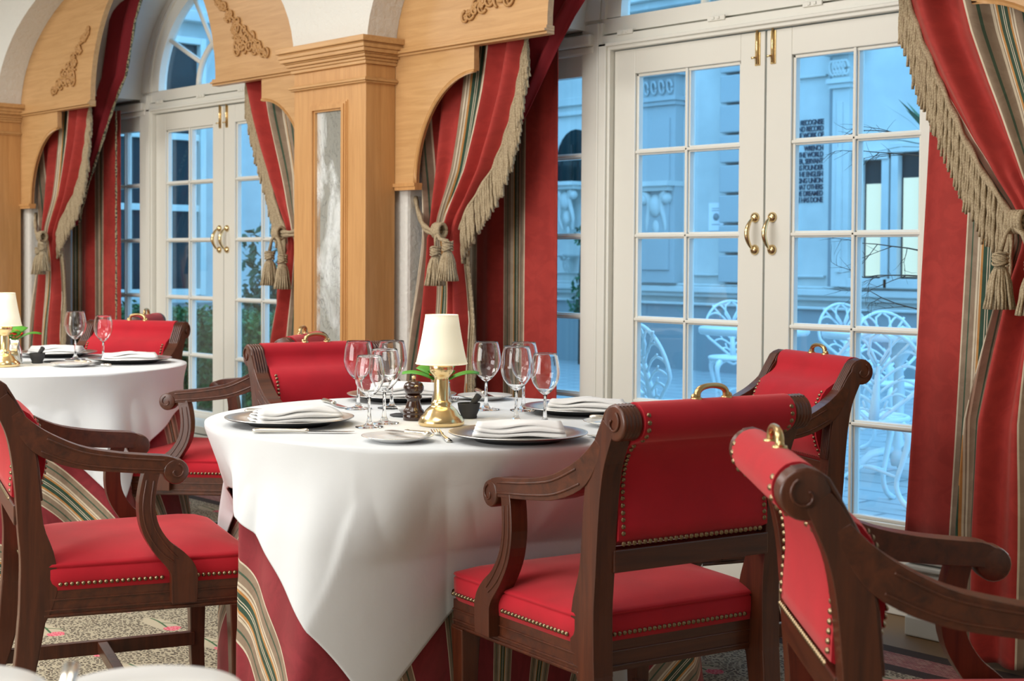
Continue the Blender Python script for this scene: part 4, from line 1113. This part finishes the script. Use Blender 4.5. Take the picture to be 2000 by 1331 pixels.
MB().lathe([(0.0154, .0635), (0.0211, .068), (0.0250, .076), (0.0250, .083), (0.0211, .091), (0.0128, .096), (0.0051, .098), (0, .098)], 36).obj('head', DKWOOD, pm)
MB().lathe([(.003, .097), (.0035, .101), (.0055, .104), (.005, .108), (0, .110)], 20).obj('knob', BRASS, pm)
side_plate('white side plate with silver rim at the front of the nearer table', (-2.502, 1.950, Z))
side_plate('white side plate at the back right of the nearer table behind the mortar', (-3.09, 2.72, Z))
side_plate('white side plate beside the seatback at the right of the nearer table', (-2.40, 2.53, Z))
knife('butter knife lying across the front white side plate', (-2.432, 1.985, Z+.013), (-2.572, 1.972, Z+.012), handle=.55)
knife('knife in front of the left charger on the nearer table', (-2.824, 1.785, Z), (-2.672, 1.962, Z), handle=.55)
knife('knife lying behind the left charger near its napkin', (-3.20, 2.00, Z), (-3.055, 2.165, Z), handle=.5)
knife('small knife with dark tipped blade beside the back left wine glass', (-3.315, 2.325, Z), (-3.125, 2.262, Z), handle=.5)
knife('knife resting on the back right white side plate', (-3.155, 2.745, Z+.016), (-2.995, 2.665, Z+.013), handle=.5)
knife('knife right of the front charger, running behind the armchair', (-2.150, 2.285, Z), (-2.295, 2.333, Z), handle=.6)
knife('knife lying on the side plate beside the seatback', (-2.46, 2.50, Z+.013), (-2.37, 2.575, Z+.013), handle=.55)
fork('fork between the brass lamp and the front charger', (-2.410, 2.020, Z), (-2.570, 2.112, Z))
fork('fork behind the mortar on the nearer table', (-3.00, 2.50, Z), (-3.12, 2.635, Z))
mortar(('small black mortar right of the brass lamp', 'black pestle leaning in the mortar right of the brass lamp'), (-2.750, 2.368, Z))
sl = MB().lathe([(0, 0), (.040, 0), (.041, .002), (.040, .005), (0, .005)], 8).obj('slate_coaster', SLATE); sl.location = (-2.885, 2.275, Z); tag(sl, 'black slate coaster beneath the salt dish', 'coaster')
sd = MB().lathe([(0, 0), (.010, 0), (.012, .003), (.020, .012), (.0235, .019), (.0222, .0192), (.018, .011), (0, .006)], 12).obj('salt_dish', CER); sd.location = (-2.885, 2.275, Z+.0055); tag(sd, 'small white scalloped salt dish behind the pepper mill', 'dish')
MB().lathe([(0, .014), (.014, .0125), (.0175, .012)][::-1], 14).obj('pink_salt', SALT, sd)
cardstand('curved steel card stand behind the brass lamp of the nearer table', (-2.745, 2.28, Z), .9)
flowers((-2.812, 2.330, Z), 'red flower with broad green leaves behind the lamp of the nearer table')

# far left table
charger('pewter charger plate at the right end of the far left table', (-4.985, 2.620, Z))
charger('pewter charger plate at the back of the far left table', (-5.47, 2.56, Z))
charger('pewter charger plate on the far left table beyond the picture edge', (-5.30, 1.90, Z))
napkin('fanned napkin on the right charger of the far left table', (-4.98, 2.62, NZ), -.6, .20, .12, 5, .3, .010)
napkin('flat folded napkin on the back charger of the far left table', (-5.46, 2.555, NZ), -.74, .21, .10, 5, .05, .016)
wineglass('large wine glass in the middle of the far left table', (-5.250, 2.530, Z), .182, .033)
wineglass('smaller wine glass beside the red seatback on the far left table', (-5.16, 2.60, Z), .168, .0285)
wineglass('wine glass behind the lamp on the far left table', (-5.47, 2.36, Z), .180, .032)
lamp('brass table lamp with cream shade at the left edge, far left table', (-5.074, 2.174, Z))
side_plate('white side plate at the front of the far left table', (-4.94, 2.37, Z))
knife('knife across the side plate on the far left table', (-4.86, 2.40, Z+.013), (-4.985, 2.365, Z+.013), handle=.6)
knife('knife on the cloth beside the far left side plate', (-4.84, 2.47, Z), (-4.91, 2.43, Z), handle=.5)
fork('fork lying between the two chargers of the far left table', (-5.03, 2.80, Z), (-5.14, 2.69, Z))
mortar(('small black mortar beside the lamp on the far left table', 'black pestle leaning in the mortar of the far left table'), (-5.155, 2.335, Z))
sl = MB().lathe([(0, 0), (.040, 0), (.041, .002), (.040, .005), (0, .005)], 10).obj('slate_coaster', SLATE); sl.location = (-5.17, 2.41, Z); tag(sl, 'black slate coaster behind the mortar on the far left table', 'coaster')
cardstand('curved steel card stand behind the lamp of the far left table', (-5.15, 2.245, Z), .9)
flowers((-5.20, 2.27, Z), 'red flower with green leaf behind the lamp of the far left table')

# foreground table with plates and a spoon
F3 = Vector((-1.05, .45, 0))
fg = empty('round_table', 'small table under white cloth at the lower left corner, nearest the viewer', 'table', (F3.x, F3.y, 0), 0, 'round dining tables under cloths')
MB().lathe([(0, .715), (.22, .715), (.225, .74), (0, .745)], 48).obj('tabletop', MAHX, fg); MB().lathe([(.18, 0), (.18, .02), (.04, .05), (.03, .5), (.10, .715)], 20).obj('pedestal', MAH, fg)
tb = MB().lathe([(0, .748), (.235, .748), (.245, .742), (.252, .70), (.265, .50)], 96, (0,0,0), cap=False); to = tb.obj('tablecloth', LINEN, solid=.0016); to.location = F3; tag(to, 'white cloth on the small foreground table at lower left', 'tablecloth', 'square white tablecloths')
def soup(loc, r, lab):
    o = MB().lathe([(0, .001), (r*.45, 0), (r*.5, .004), (r*.98, .022), (r, .025), (r*.985, .0265), (r*.62, .012), (r*.5, .007), (0, .006)], 80).obj('dinner_plate', CER); o.location = loc; return tag(o, lab, 'plate', 'white plates in the foreground')
soup((-1.126, .607, .7505), .082, 'blurred white plate rim nearest the viewer, right of the spoon handle')
soup((-1.235, .452, .7505), .108, 'blurred white plate in the lower left corner, left of the spoon handle')
sp = MB(); sp.tube([(-1.165, .562, .798), (-1.150, .550, .804), (-1.125, .535, .801), (-1.09, .51, .792), (-1.05, .49, .781), (-1.0, .46, .772)], [.003, .0075, .0070, .0050, .0042, .004], 12, True, .6)
so = sp.obj('spoon', SILVER); tag(so, 'blurred silver spoon handle rising between two foreground plates', 'spoon')
MB().ball((-.97, .44, .768), .02, 16, 8, (1.3, .8, .35)).obj('bowl', SILVER, so)

# ------------------------------------------------------------------ courtyard
struct(MB().box(-30, 8, YW+.10, 10.6, ZG-.06, ZG).obj('courtyard_paving', PAVE))
struct(MB().box(-30, 8, YW+.10, YW+.45, ZG, ZG+.03).obj('trim_step', STONE, bevel=.006))
FY = 10.6
bl = empty('stone_building', 'pale carved stone building across the courtyard behind the garden furniture', 'building', (-8, FY, ZG))
def fb(x0, x1, z0, z1, d0=0, d1=.1): return (x0+8, x1+8, -d1, -d0, z0-ZG, z1-ZG)
MB().box(*fb(-12.4, 3, ZG, 7.5, -.4, 0)).obj('wall', STONE, bl)
m = MB()
for (x0, x1) in ((-11.85, 3),):
    m.box(*fb(x0, x1, .84, .90, 0, .10)).box(*fb(x0, x1, .90, .925, 0, .07)).box(*fb(x0, x1, .80, .84, 0, .06)).box(*fb(x0, x1, .72, .745, 0, .09))
m.obj('base_moulding', STONE, bl, bevel=.01)
MB().box(*fb(-11.85, 3, ZG, .72, 0, .05)).obj('plinth', STONED, bl)
MB().box(*fb(-11.85, 3, 3.55, 3.62, 0, .16)).box(*fb(-11.85, 3, 3.62, 3.75, 0, .24)).box(*fb(-11.85, 3, 3.40, 3.45, 0, .08)).box(*fb(-11.85, 3, 3.10, 3.14, 0, .05)).obj('cornice', STONE, bl, bevel=.01)
def bpil(x0, x1, name='pilaster', mt=None):
    m = MB(); c = (x0+x1)/2
    m.box(*fb(x0, x1, .925, 2.62, 0, .12)); m.box(*fb(x0+.06, x1-.06, 1.05, 2.5, .12, .14))
    for k, (w, z0, z1) in enumerate(((.02, 2.62, 2.66), (.04, 2.66, 2.70), (.06, 2.90, 2.96), (.09, 2.96, 3.02))): m.box(*fb(x0-w, x1+w, z0, z1, 0, .13+w))
    m.box(*fb(x0, x1, 2.70, 2.90, 0, .13))
    for k in range(5):
        xx = x0+(x1-x0)*(k+.5)/5
        m.tube([(xx+8+.03*cos(t), -.15-.01*sin(t), 2.79-ZG+.06*sin(t)) for t in [i*.6 for i in range(11)]], .014, 6)
    return m.obj(name, mt or STONE, bl, bevel=.008)
bpil(-9.70, -9.20, mt=STONEM); bpil(-8.25, -7.98); bpil(-7.42, -7.25)  # shade on the leftmost pilaster put into a darker stone colour
def rust(x0, x1):
    m = MB(); z = .93
    while z < 3.1: m.box(*fb(x0, x1, z+.012, z+.262, 0, .10)); z += .275
    return m.obj('rusticated_quoin', STONEM, bl, bevel=.012)
rust(-8.68, -8.32)
def corbel(xc, zc, s=1):
    m = MB()
    for sg in (-1, 1):
        m.tube([(xc+8+sg*(.11*s)*(1-.3*t)+sg*.05*s*cos(1.2+7*t)*(1-t), -.10-.06*(1-t), zc-ZG-.42*s*t+.05*s*sin(7*t)*(1-t)) for t in [i/20 for i in range(21)]], [.032*s*(1-.5*i/20) for i in range(21)], 8)
        m.ball((xc+8+sg*.12*s, -.14, zc-ZG-.04*s), .05*s, 10, 6)
    m.ball((xc+8, -.13, zc-ZG-.10*s), .075*s, 12, 8, (1, .8, 1.3)); m.ball((xc+8, -.11, zc-ZG-.28*s), .05*s, 12, 8, (1, .8, 1.6)); m.ball((xc+8, -.09, zc-ZG-.42*s), .025*s, 8, 6, (1, .8, 1.8))
    m.box(xc+8-.17*s, xc+8+.17*s, -.2, 0, zc-ZG+.02*s, zc-ZG+.06*s).box(xc+8-.20*s, xc+8+.20*s, -.24, 0, zc-ZG+.06*s, zc-ZG+.10*s)
    return m.obj('carved_corbel', STONE, bl)
corbel(-10.66, 1.84, .95); corbel(-9.42, 1.78, 1.15); corbel(-10.66, 1.16, .35)
def bwin(x0, x1, z0, z1, arched=False, blind=True, dark=False):
    w = MB(); w.box(*fb(x0-.07, x0, z0-.05, z1+.05, 0, .07)).box(*fb(x1, x1+.07, z0-.05, z1+.05, 0, .07)).box(*fb(x0-.07, x1+.07, z1, z1+.08, 0, .09)).box(*fb(x0-.10, x1+.10, z0-.08, z0, 0, .12))
    o = w.obj('window', STONE, bl, bevel=.006)
    MB().box(*fb(x0, x1, z0, z1, 0, .004)).obj('pane', DARKW, o)
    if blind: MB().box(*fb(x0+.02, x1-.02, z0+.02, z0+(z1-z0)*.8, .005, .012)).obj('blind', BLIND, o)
    return o
bwin(-7.16, -6.96, 1.0, 2.0); bwin(-6.80, -6.60, 1.0, 2.05)
aw = MB(); aw.prism([(-10.93+8, 1.93-ZG), (-10.38+8, 1.93-ZG), (-10.38+8, 2.15-ZG)]+[(-10.655+8+.275*cos(a), 2.15-ZG+.33*sin(a)) for a in [PI*i/12 for i in range(1, 12)]]+[(-10.93+8, 2.15-ZG)], -.004, 0, lambda p, q, t: (p, t, q))
aw_o = fix_normals(aw.obj('window', DARKW, bl))
MB().tube([(-10.93+8, -.05, 1.90-ZG), (-10.38+8, -.05, 1.90-ZG)], .02, 6).obj('sill_bar', STONED, aw_o)
for x in (-10.90, -10.66): MB().tube([(x+8, -.05, 1.90-ZG), (x+8, -.05, 2.32-ZG)], .013, 6).obj('iron_bar', BLACK, aw_o)
MB().box(*fb(-7.50, -7.47, .92, 3.1, 0, .05)).obj('drainpipe', STONED, bl)
pn = MB()
for (x0, x1, z0, z1) in ((-11.3, -10.0, 2.62, 2.66), (-11.3, -10.0, 2.72, 2.80), (-11.2, -10.1, 1.00, 1.02), (-9.15, -8.72, 1.0, 1.02), (-7.95, -7.55, 1.0, 1.02), (-7.95, -7.55, 2.75, 2.77)): pn.box(*fb(x0, x1, z0, z1, 0, .04))
pn.obj('string_course', STONE, bl, bevel=.006)
nt_ = MB().box(-8.87, -8.69, FY-.012, FY-.002, 1.42, 1.68).obj('notice', PAPER); tag(nt_, 'white paper notice pasted on the stone building across the courtyard', 'notice')
MB().lathe([(0, 0), (.035, 0), (.035, .002), (0, .002)], 20, (-8.78, FY-.0145, 1.55), 'y').obj('printed_mark', STONED, nt_)
MB().box(-8.83, -8.73, FY-.0135, FY-.012, 1.605, 1.612).box(-8.83, -8.73, FY-.0135, FY-.012, 1.625, 1.632).box(-8.83, -8.73, FY-.0135, FY-.012, 1.475, 1.482).obj('printed_lines', STONED, nt_)
TXT = ["TO RECOGNISE", "AND RECORD", "THE WORK OF", "SIR EVELYN", "WRENCH", "CITIZEN OF THE WORLD", "TRAVELLER, SERVANT", "AS FOUNDER", "OF THE ENGLISH", "SPEAKING UNION", "WHAT OTHERS", "HAVE DREAMED", "HE HAS DONE"]
cu = bpy.data.curves.new('wall_inscription', 'FONT'); cu.body = "\n".join(TXT); cu.size = .066; cu.align_x = 'RIGHT'; cu.space_line = .86; cu.extrude = .004; cu.offset = .0006; cu.space_character = .92
cu.materials.append(INK); tt_ = bpy.data.objects.new('lettering', cu); COL.objects.link(tt_); bpy.context.view_layer.update()
me_ = bpy.data.meshes.new_from_object(tt_.evaluated_get(bpy.context.evaluated_depsgraph_get())); bpy.data.objects.remove(tt_)
to_ = bpy.data.objects.new('wall_inscription', me_); COL.objects.link(to_)
to_.location = (-7.59, FY-.006, 2.34); to_.rotation_euler = (PI/2, 0, 0); to_.scale = (.74, 1, 1)
tag(to_, 'dark lettered inscription on the stone wall seen through the right hand door', 'inscription')
# wing at the left, at right angles
WX = -12.0
wg = empty('courtyard_wing', 'building wing with tall sash windows seen through the left bay glazing', 'building', (WX, 7, ZG))
MB().box(-.4, 0, -2.75, 3.55, 0, 7).obj('wall', STONE, wg)
def wwin(y0, y1, z0, z1):
    w = MB(); 
    for (a, b_, c, d) in ((y0-.06, y0, z0-.06, z1+.06), (y1, y1+.06, z0-.06, z1+.06), (y0, y1, z1, z1+.06), (y0, y1, z0-.06, z0)): w.box(0, .08, a, b_, c, d)
    for z in (z0+(z1-z0)*.33, z0+(z1-z0)*.62): w.box(.01, .05, y0, y1, z-.03, z+.03)
    o = w.obj('sash_window', PAINT, wg, bevel=.005); MB().box(0, .006, y0, y1, z0, z1).obj('pane', DARKW, o)
wwin(-1.25, -.55, .75, 3.0); wwin(-.42, -.02, .75, 3.0); wwin(1.9, 2.7, .75, 3.0); wwin(-1.25, -.1, 3.5, 5.4); wwin(.8, 2.0, 3.5, 5.4)
MB().box(0, .1, -2.75, 3.5, .62, .68).box(0, .14, -2.75, 3.3, 3.2, 3.3).box(0, .05, -2.75, 3.5, 0, .5).obj('string_course', STONE, wg, bevel=.01)

# planting outside the left bay
def leaves(mb, gen, n, size, rnd):
    for _ in range(n):
        c = Vector(gen()); d = Vector((rnd.gauss(0, 1), rnd.gauss(0, 1), rnd.gauss(0, 1))).normalized(); e = d.cross(Vector((rnd.gauss(0, 1), rnd.gauss(0, 1), rnd.gauss(0, 1)))).normalized(); s_ = size*(.6+.8*rnd.random())
        g = d.cross(e)
        mb.add([c-d*s_, c+e*s_*.5+g*s_*.12, c+d*s_, c-e*s_*.5+g*s_*.12], [(0, 1, 2, 3)], False)
rnd = random.Random(21)
def shell():
    x = rnd.uniform(-9.9, -6.7); q = rnd.random()
    if q < .45: return (x, 4.86+.03*rnd.gauss(0, 1), rnd.uniform(ZG+.02, .76))
    return (x, rnd.uniform(4.86, 5.4), .74+.025*rnd.gauss(0, 1)) if q < .85 else (rnd.choice((-9.9, -6.7)), rnd.uniform(4.86, 5.4), rnd.uniform(ZG+.05, .76))
hd = MB(); leaves(hd, shell, 16000, .020, rnd)
hg = empty('box_hedge', 'clipped green hedge outside the left bay doors', 'hedge', (0, 0, 0))
lo_ = hd.obj('foliage', HEDGE, hg); lo_['kind'] = 'stuff'
MB().box(-9.87, -6.73, 4.89, 5.38, ZG, .73).obj('inner_growth', HEDGE, hg)
sh = empty('leafy_shrub', 'dark glossy leaved shrub on a bent stem behind the hedge', 'shrub', (-9.0, 5.9, ZG))
cl = [(0, 0, 1.05, .30), (-.25, .1, .75, .22), (.28, .05, .85, .22), (.05, .1, 1.28, .15), (.42, .1, 1.1, .12), (-.1, -.05, .62, .2)]
def blob():
    c = rnd.choice(cl); d = Vector((rnd.gauss(0, 1), rnd.gauss(0, 1), rnd.gauss(0, 1))).normalized()*c[3]*rnd.random()**.4; return (c[0]+d.x, c[1]+d.y, c[2]+d.z)
sb = MB(); leaves(sb, blob, 1500, .042, rnd); q_ = sb.obj('foliage', SHRUB, sh); q_['kind'] = 'stuff'
st_ = MB().tube([(.1, 0, 0), (.06, 0, .3), (-.08, 0, .6), (.02, 0, .9), (.1, .05, 1.2)], [.03, .026, .022, .016, .008], 8).tube([(-.02, 0, .5), (-.2, .05, .8)], [.018, .008], 6).tube([(-.05, 0, .65), (.25, .03, .95), (.4, .05, 1.1)], [.018, .012, .006], 6)
st_.obj('trunk', BARK, sh)
s2 = empty('climbing_plant', 'small leafy climber outside the right leaf of the left bay doors', 'plant', (-6.9, 5.75, ZG))
cl = [(-.9, 0, 1.15, .12), (-.88, 0, .95, .10), (-.95, .0, .72, .08), (-.75, 0, 1.02, .08)]
sb = MB(); leaves(sb, blob, 90, .035, rnd); q_ = sb.obj('foliage', SHRUB, s2); q_['kind'] = 'stuff'
MB().tube([(-.95, 0, 0), (-.97, 0, .5), (-.9, 0, .9), (-.85, 0, 1.2)], [.014, .01, .007, .004], 6).obj('stem', BARK, s2)
iv = empty('ivy_post', 'slender ivy covered post by the stone building left of the doors', 'plant', (-10.25, 10.3, ZG))
MB().tube([(0, 0, 0), (0, 0, .95), (.02, 0, 1.5)], [.035, .03, .015], 8).obj('stem', BARK, iv)
cl = [(0, 0, .8, .12), (.02, 0, 1.25, .13), (-.06, 0, .6, .1), (.5, -.05, 1.3, .10), (.52, -.05, 1.1, .10)]
sb = MB(); leaves(sb, blob, 260, .04, rnd); q_ = sb.obj('foliage', SHRUB, iv); q_['kind'] = 'stuff'
# bare twigs and a spiky plant at the right
tw = empty('bare_shrub', 'bare twiggy shrub outside beside the right curtain', 'shrub', (-2.93, 4.80, ZG))
m = MB(); rnd = random.Random(5)
def grow(p, d, ln, r, k):
    q = [Vector(p)]
    for i in range(5): d = (d+Vector((rnd.gauss(0, .14), rnd.gauss(0, .14), rnd.gauss(0, .10)))).normalized(); q.append(q[-1]+d*ln/5)
    m.tube(q, [r*(1-.12*i) for i in range(6)], 5)
    if k > 0:
        for j in (2, 3, 4, 5): grow(q[j], (d+Vector((rnd.gauss(0, .6), rnd.gauss(0, .3), rnd.gauss(0, .5)))).normalized(), ln*.5, r*.5, k-1)
m.tube([(0, 0, 0), (.02, 0, .6), (0, 0, 1.1), (.03, 0, 1.6)], [.014, .012, .009, .005], 7)
for z in (1.50, 1.42, 1.08, .98, .86): grow((0, 0, z), Vector((-.70, -.62, .25)), .27, .0036, 2)
m.obj('twigs', BARK, tw)
yu = empty('spiky_plant', 'dark spiky leaved plant outside beside the right curtain', 'plant', (-4.88, 8.0, ZG))
MB().tube([(0, 0, 0), (0, 0, 1.75)], [.04, .03], 8).obj('stem', BARK, yu)
m = MB()
for k in range(22):
    a = k*2.4; e = -.3+1.3*((k*7) % 22)/22; d = Vector((cos(a)*cos(e), sin(a)*cos(e), sin(e))); u = d.cross(Vector((0, 0, 1))).normalized()*.018; c = Vector((0, 0, 1.75)); m.add([c-u, c+d*.25-u*1.1, c+d*.5-Vector((0, 0, .05)), c+d*.25+u*1.1, c+u], [(0, 1, 2, 3, 4)], False)
q_ = m.obj('leaf_rosette', SHRUB, yu); q_['kind'] = 'stuff'

def garden_chair(label):
    root = empty('garden_chair', label, 'chair', (0,0,0), 0, 'white cast metal garden chairs')
    leanf = lambda z: -.19-.28*(z-.42)
    B = lambda x, z: (x, leanf(z), z)
    bk = MB(); n = 40
    def outl(a):   # pointed fan outline
        x = .215*sin(a)*(1 if cos(a) > -.2 else (1-.75*((-cos(a)-.2)/.8))); z = .635-.23*-cos(a) if cos(a) > 0 else .635+.215*cos(a)
        return B(x, z)
    bk.tube([outl(2*PI*i/n) for i in range(n+1)], .0125, 8, False, .8)
    bk.tube([B(0, .42), B(0, .55), B(0, .70)], [.028, .020, .010], 8)
    for s in (-1, 1):
        for k in range(6):
            z0 = .46+.050*k; w = [.08, .135, .175, .195, .19, .15][k]; h = .035+.018*k
            bk.tube([B(s*(.006+w*t), z0+h*sin(PI*t*.75)-.012*k*t*0) for t in [i/10 for i in range(11)]], .0075, 6)
            bk.tube([B(s*(w*.55), z0+h*.95), B(s*(w*.72), z0+h*.6+.05)], .006, 6)
        bk.tube([B(s*.012, .70), B(s*.05, .76), B(s*.045, .83), B(s*.0, .862)], .008, 6)
        bk.tube([B(s*.06, .72), B(s*.13, .80), B(s*.15, .83)], .008, 6)
    bk.obj('backrest', METW, root)
    se = MB(); se.tube([(.21*cos(a), .20*sin(a), .43) for a in [2*PI*i/32 for i in range(33)]], .014, 8, False)
    for r_ in (.07, .13): se.tube([(r_*cos(a), r_*.95*sin(a), .432) for a in [2*PI*i/24 for i in range(25)]], .009, 6, False)
    for k in range(16): a = 2*PI*k/16; se.tube([(.03*cos(a), .03*sin(a), .432), (.21*cos(a), .20*sin(a), .43)], .008, 6)
    se.lathe([(0, .42), (.04, .42), (.04, .44), (0, .44)], 16)
    se.tube([(.205*cos(a), .195*sin(a), .405+.012*cos(a*12)) for a in [2*PI*i/48 for i in range(49)]], .010, 6, False); se.obj('seat', METW, root)
    for (sx, sy) in ((1,1),(1,-1),(-1,1),(-1,-1)):
        MB().tube(spl([(sx*.135, sy*.13, .42), (sx*.175, sy*.165, .36), (sx*.155, sy*.15, .24), (sx*.13, sy*.125, .12), (sx*.155, sy*.15, .04), (sx*.20, sy*.19, .006)], 16), [.022, .024, .024, .021, .018, .016, .015, .014, .013, .013, .013, .013, .013, .014, .015, .016, .014], 8).obj('leg', METW, root)
    st = MB()
    for sx, sy in ((1,1),(1,-1)): st.tube(spl([(sx*.14, sy*.135, .15), (0, 0, .19), (-sx*.14, -sy*.135, .15)], 8), .009, 6)
    st.obj('stretcher', METW, root)
    return root
def wp(x, D, z=ZG):   # helper: lateral/depth pair measured from the room to courtyard position
    return (x, D, z)
GC = [((-3.593, 5.33), .83, 'white cast metal garden chair nearest the doors, its back to them, by the right curtain'),
      ((-4.406, 5.106), -.25, 'white garden chair in oblique profile at the left of the courtyard tables'),
      ((-6.34, 7.88), -2.31, 'white garden chair facing the doors behind the small left courtyard table'),
      ((-5.475, 8.09), -2.0, 'farthest white garden chair, standing tallest in the right door leaf by the bar'),
      ((-5.355, 7.33), -1.2, 'white garden chair low beside the left stile of the right door leaf'),
      ((-4.43, 6.95), -2.1, 'white garden chair across the larger round table, facing the doors')]
gp = garden_chair(GC[0][2]); gp.location = (*GC[0][0], ZG); gp.rotation_euler = (0, 0, GC[0][1]); gp.scale = (.88, .88, .88)
for (p, r, lab) in GC[1:]: dup(gp, (*p, ZG), r, lab)
def garden_table(label, loc, r):
    o = empty('garden_table', label, 'table', loc, 0, 'white cast metal garden tables')
    MB().lathe([(0, .675), (r, .675), (r+.008, .685), (r+.008, .705), (r, .712), (0, .708)], 48).obj('tabletop', METW, o)
    MB().lathe([(.03, .06), (.045, .12), (.022, .2), (.03, .4), (.02, .55), (.10, .675)], 16).obj('pedestal', METW, o)
    for k in range(3):
        a = 2*PI*k/3; MB().tube([(.03*cos(a), .03*sin(a), .14), (.14*cos(a), .14*sin(a), .12), (.27*cos(a), .27*sin(a), .012)], [.022, .02, .016], 8).obj('foot', METW, o)
garden_table('small round white garden table seen through the left door leaf of the right bay', (-4.602, 5.854, ZG), .27)
garden_table('larger round white garden table seen through the right door leaf behind the red armchair', (-3.93, 6.12, ZG), .36)
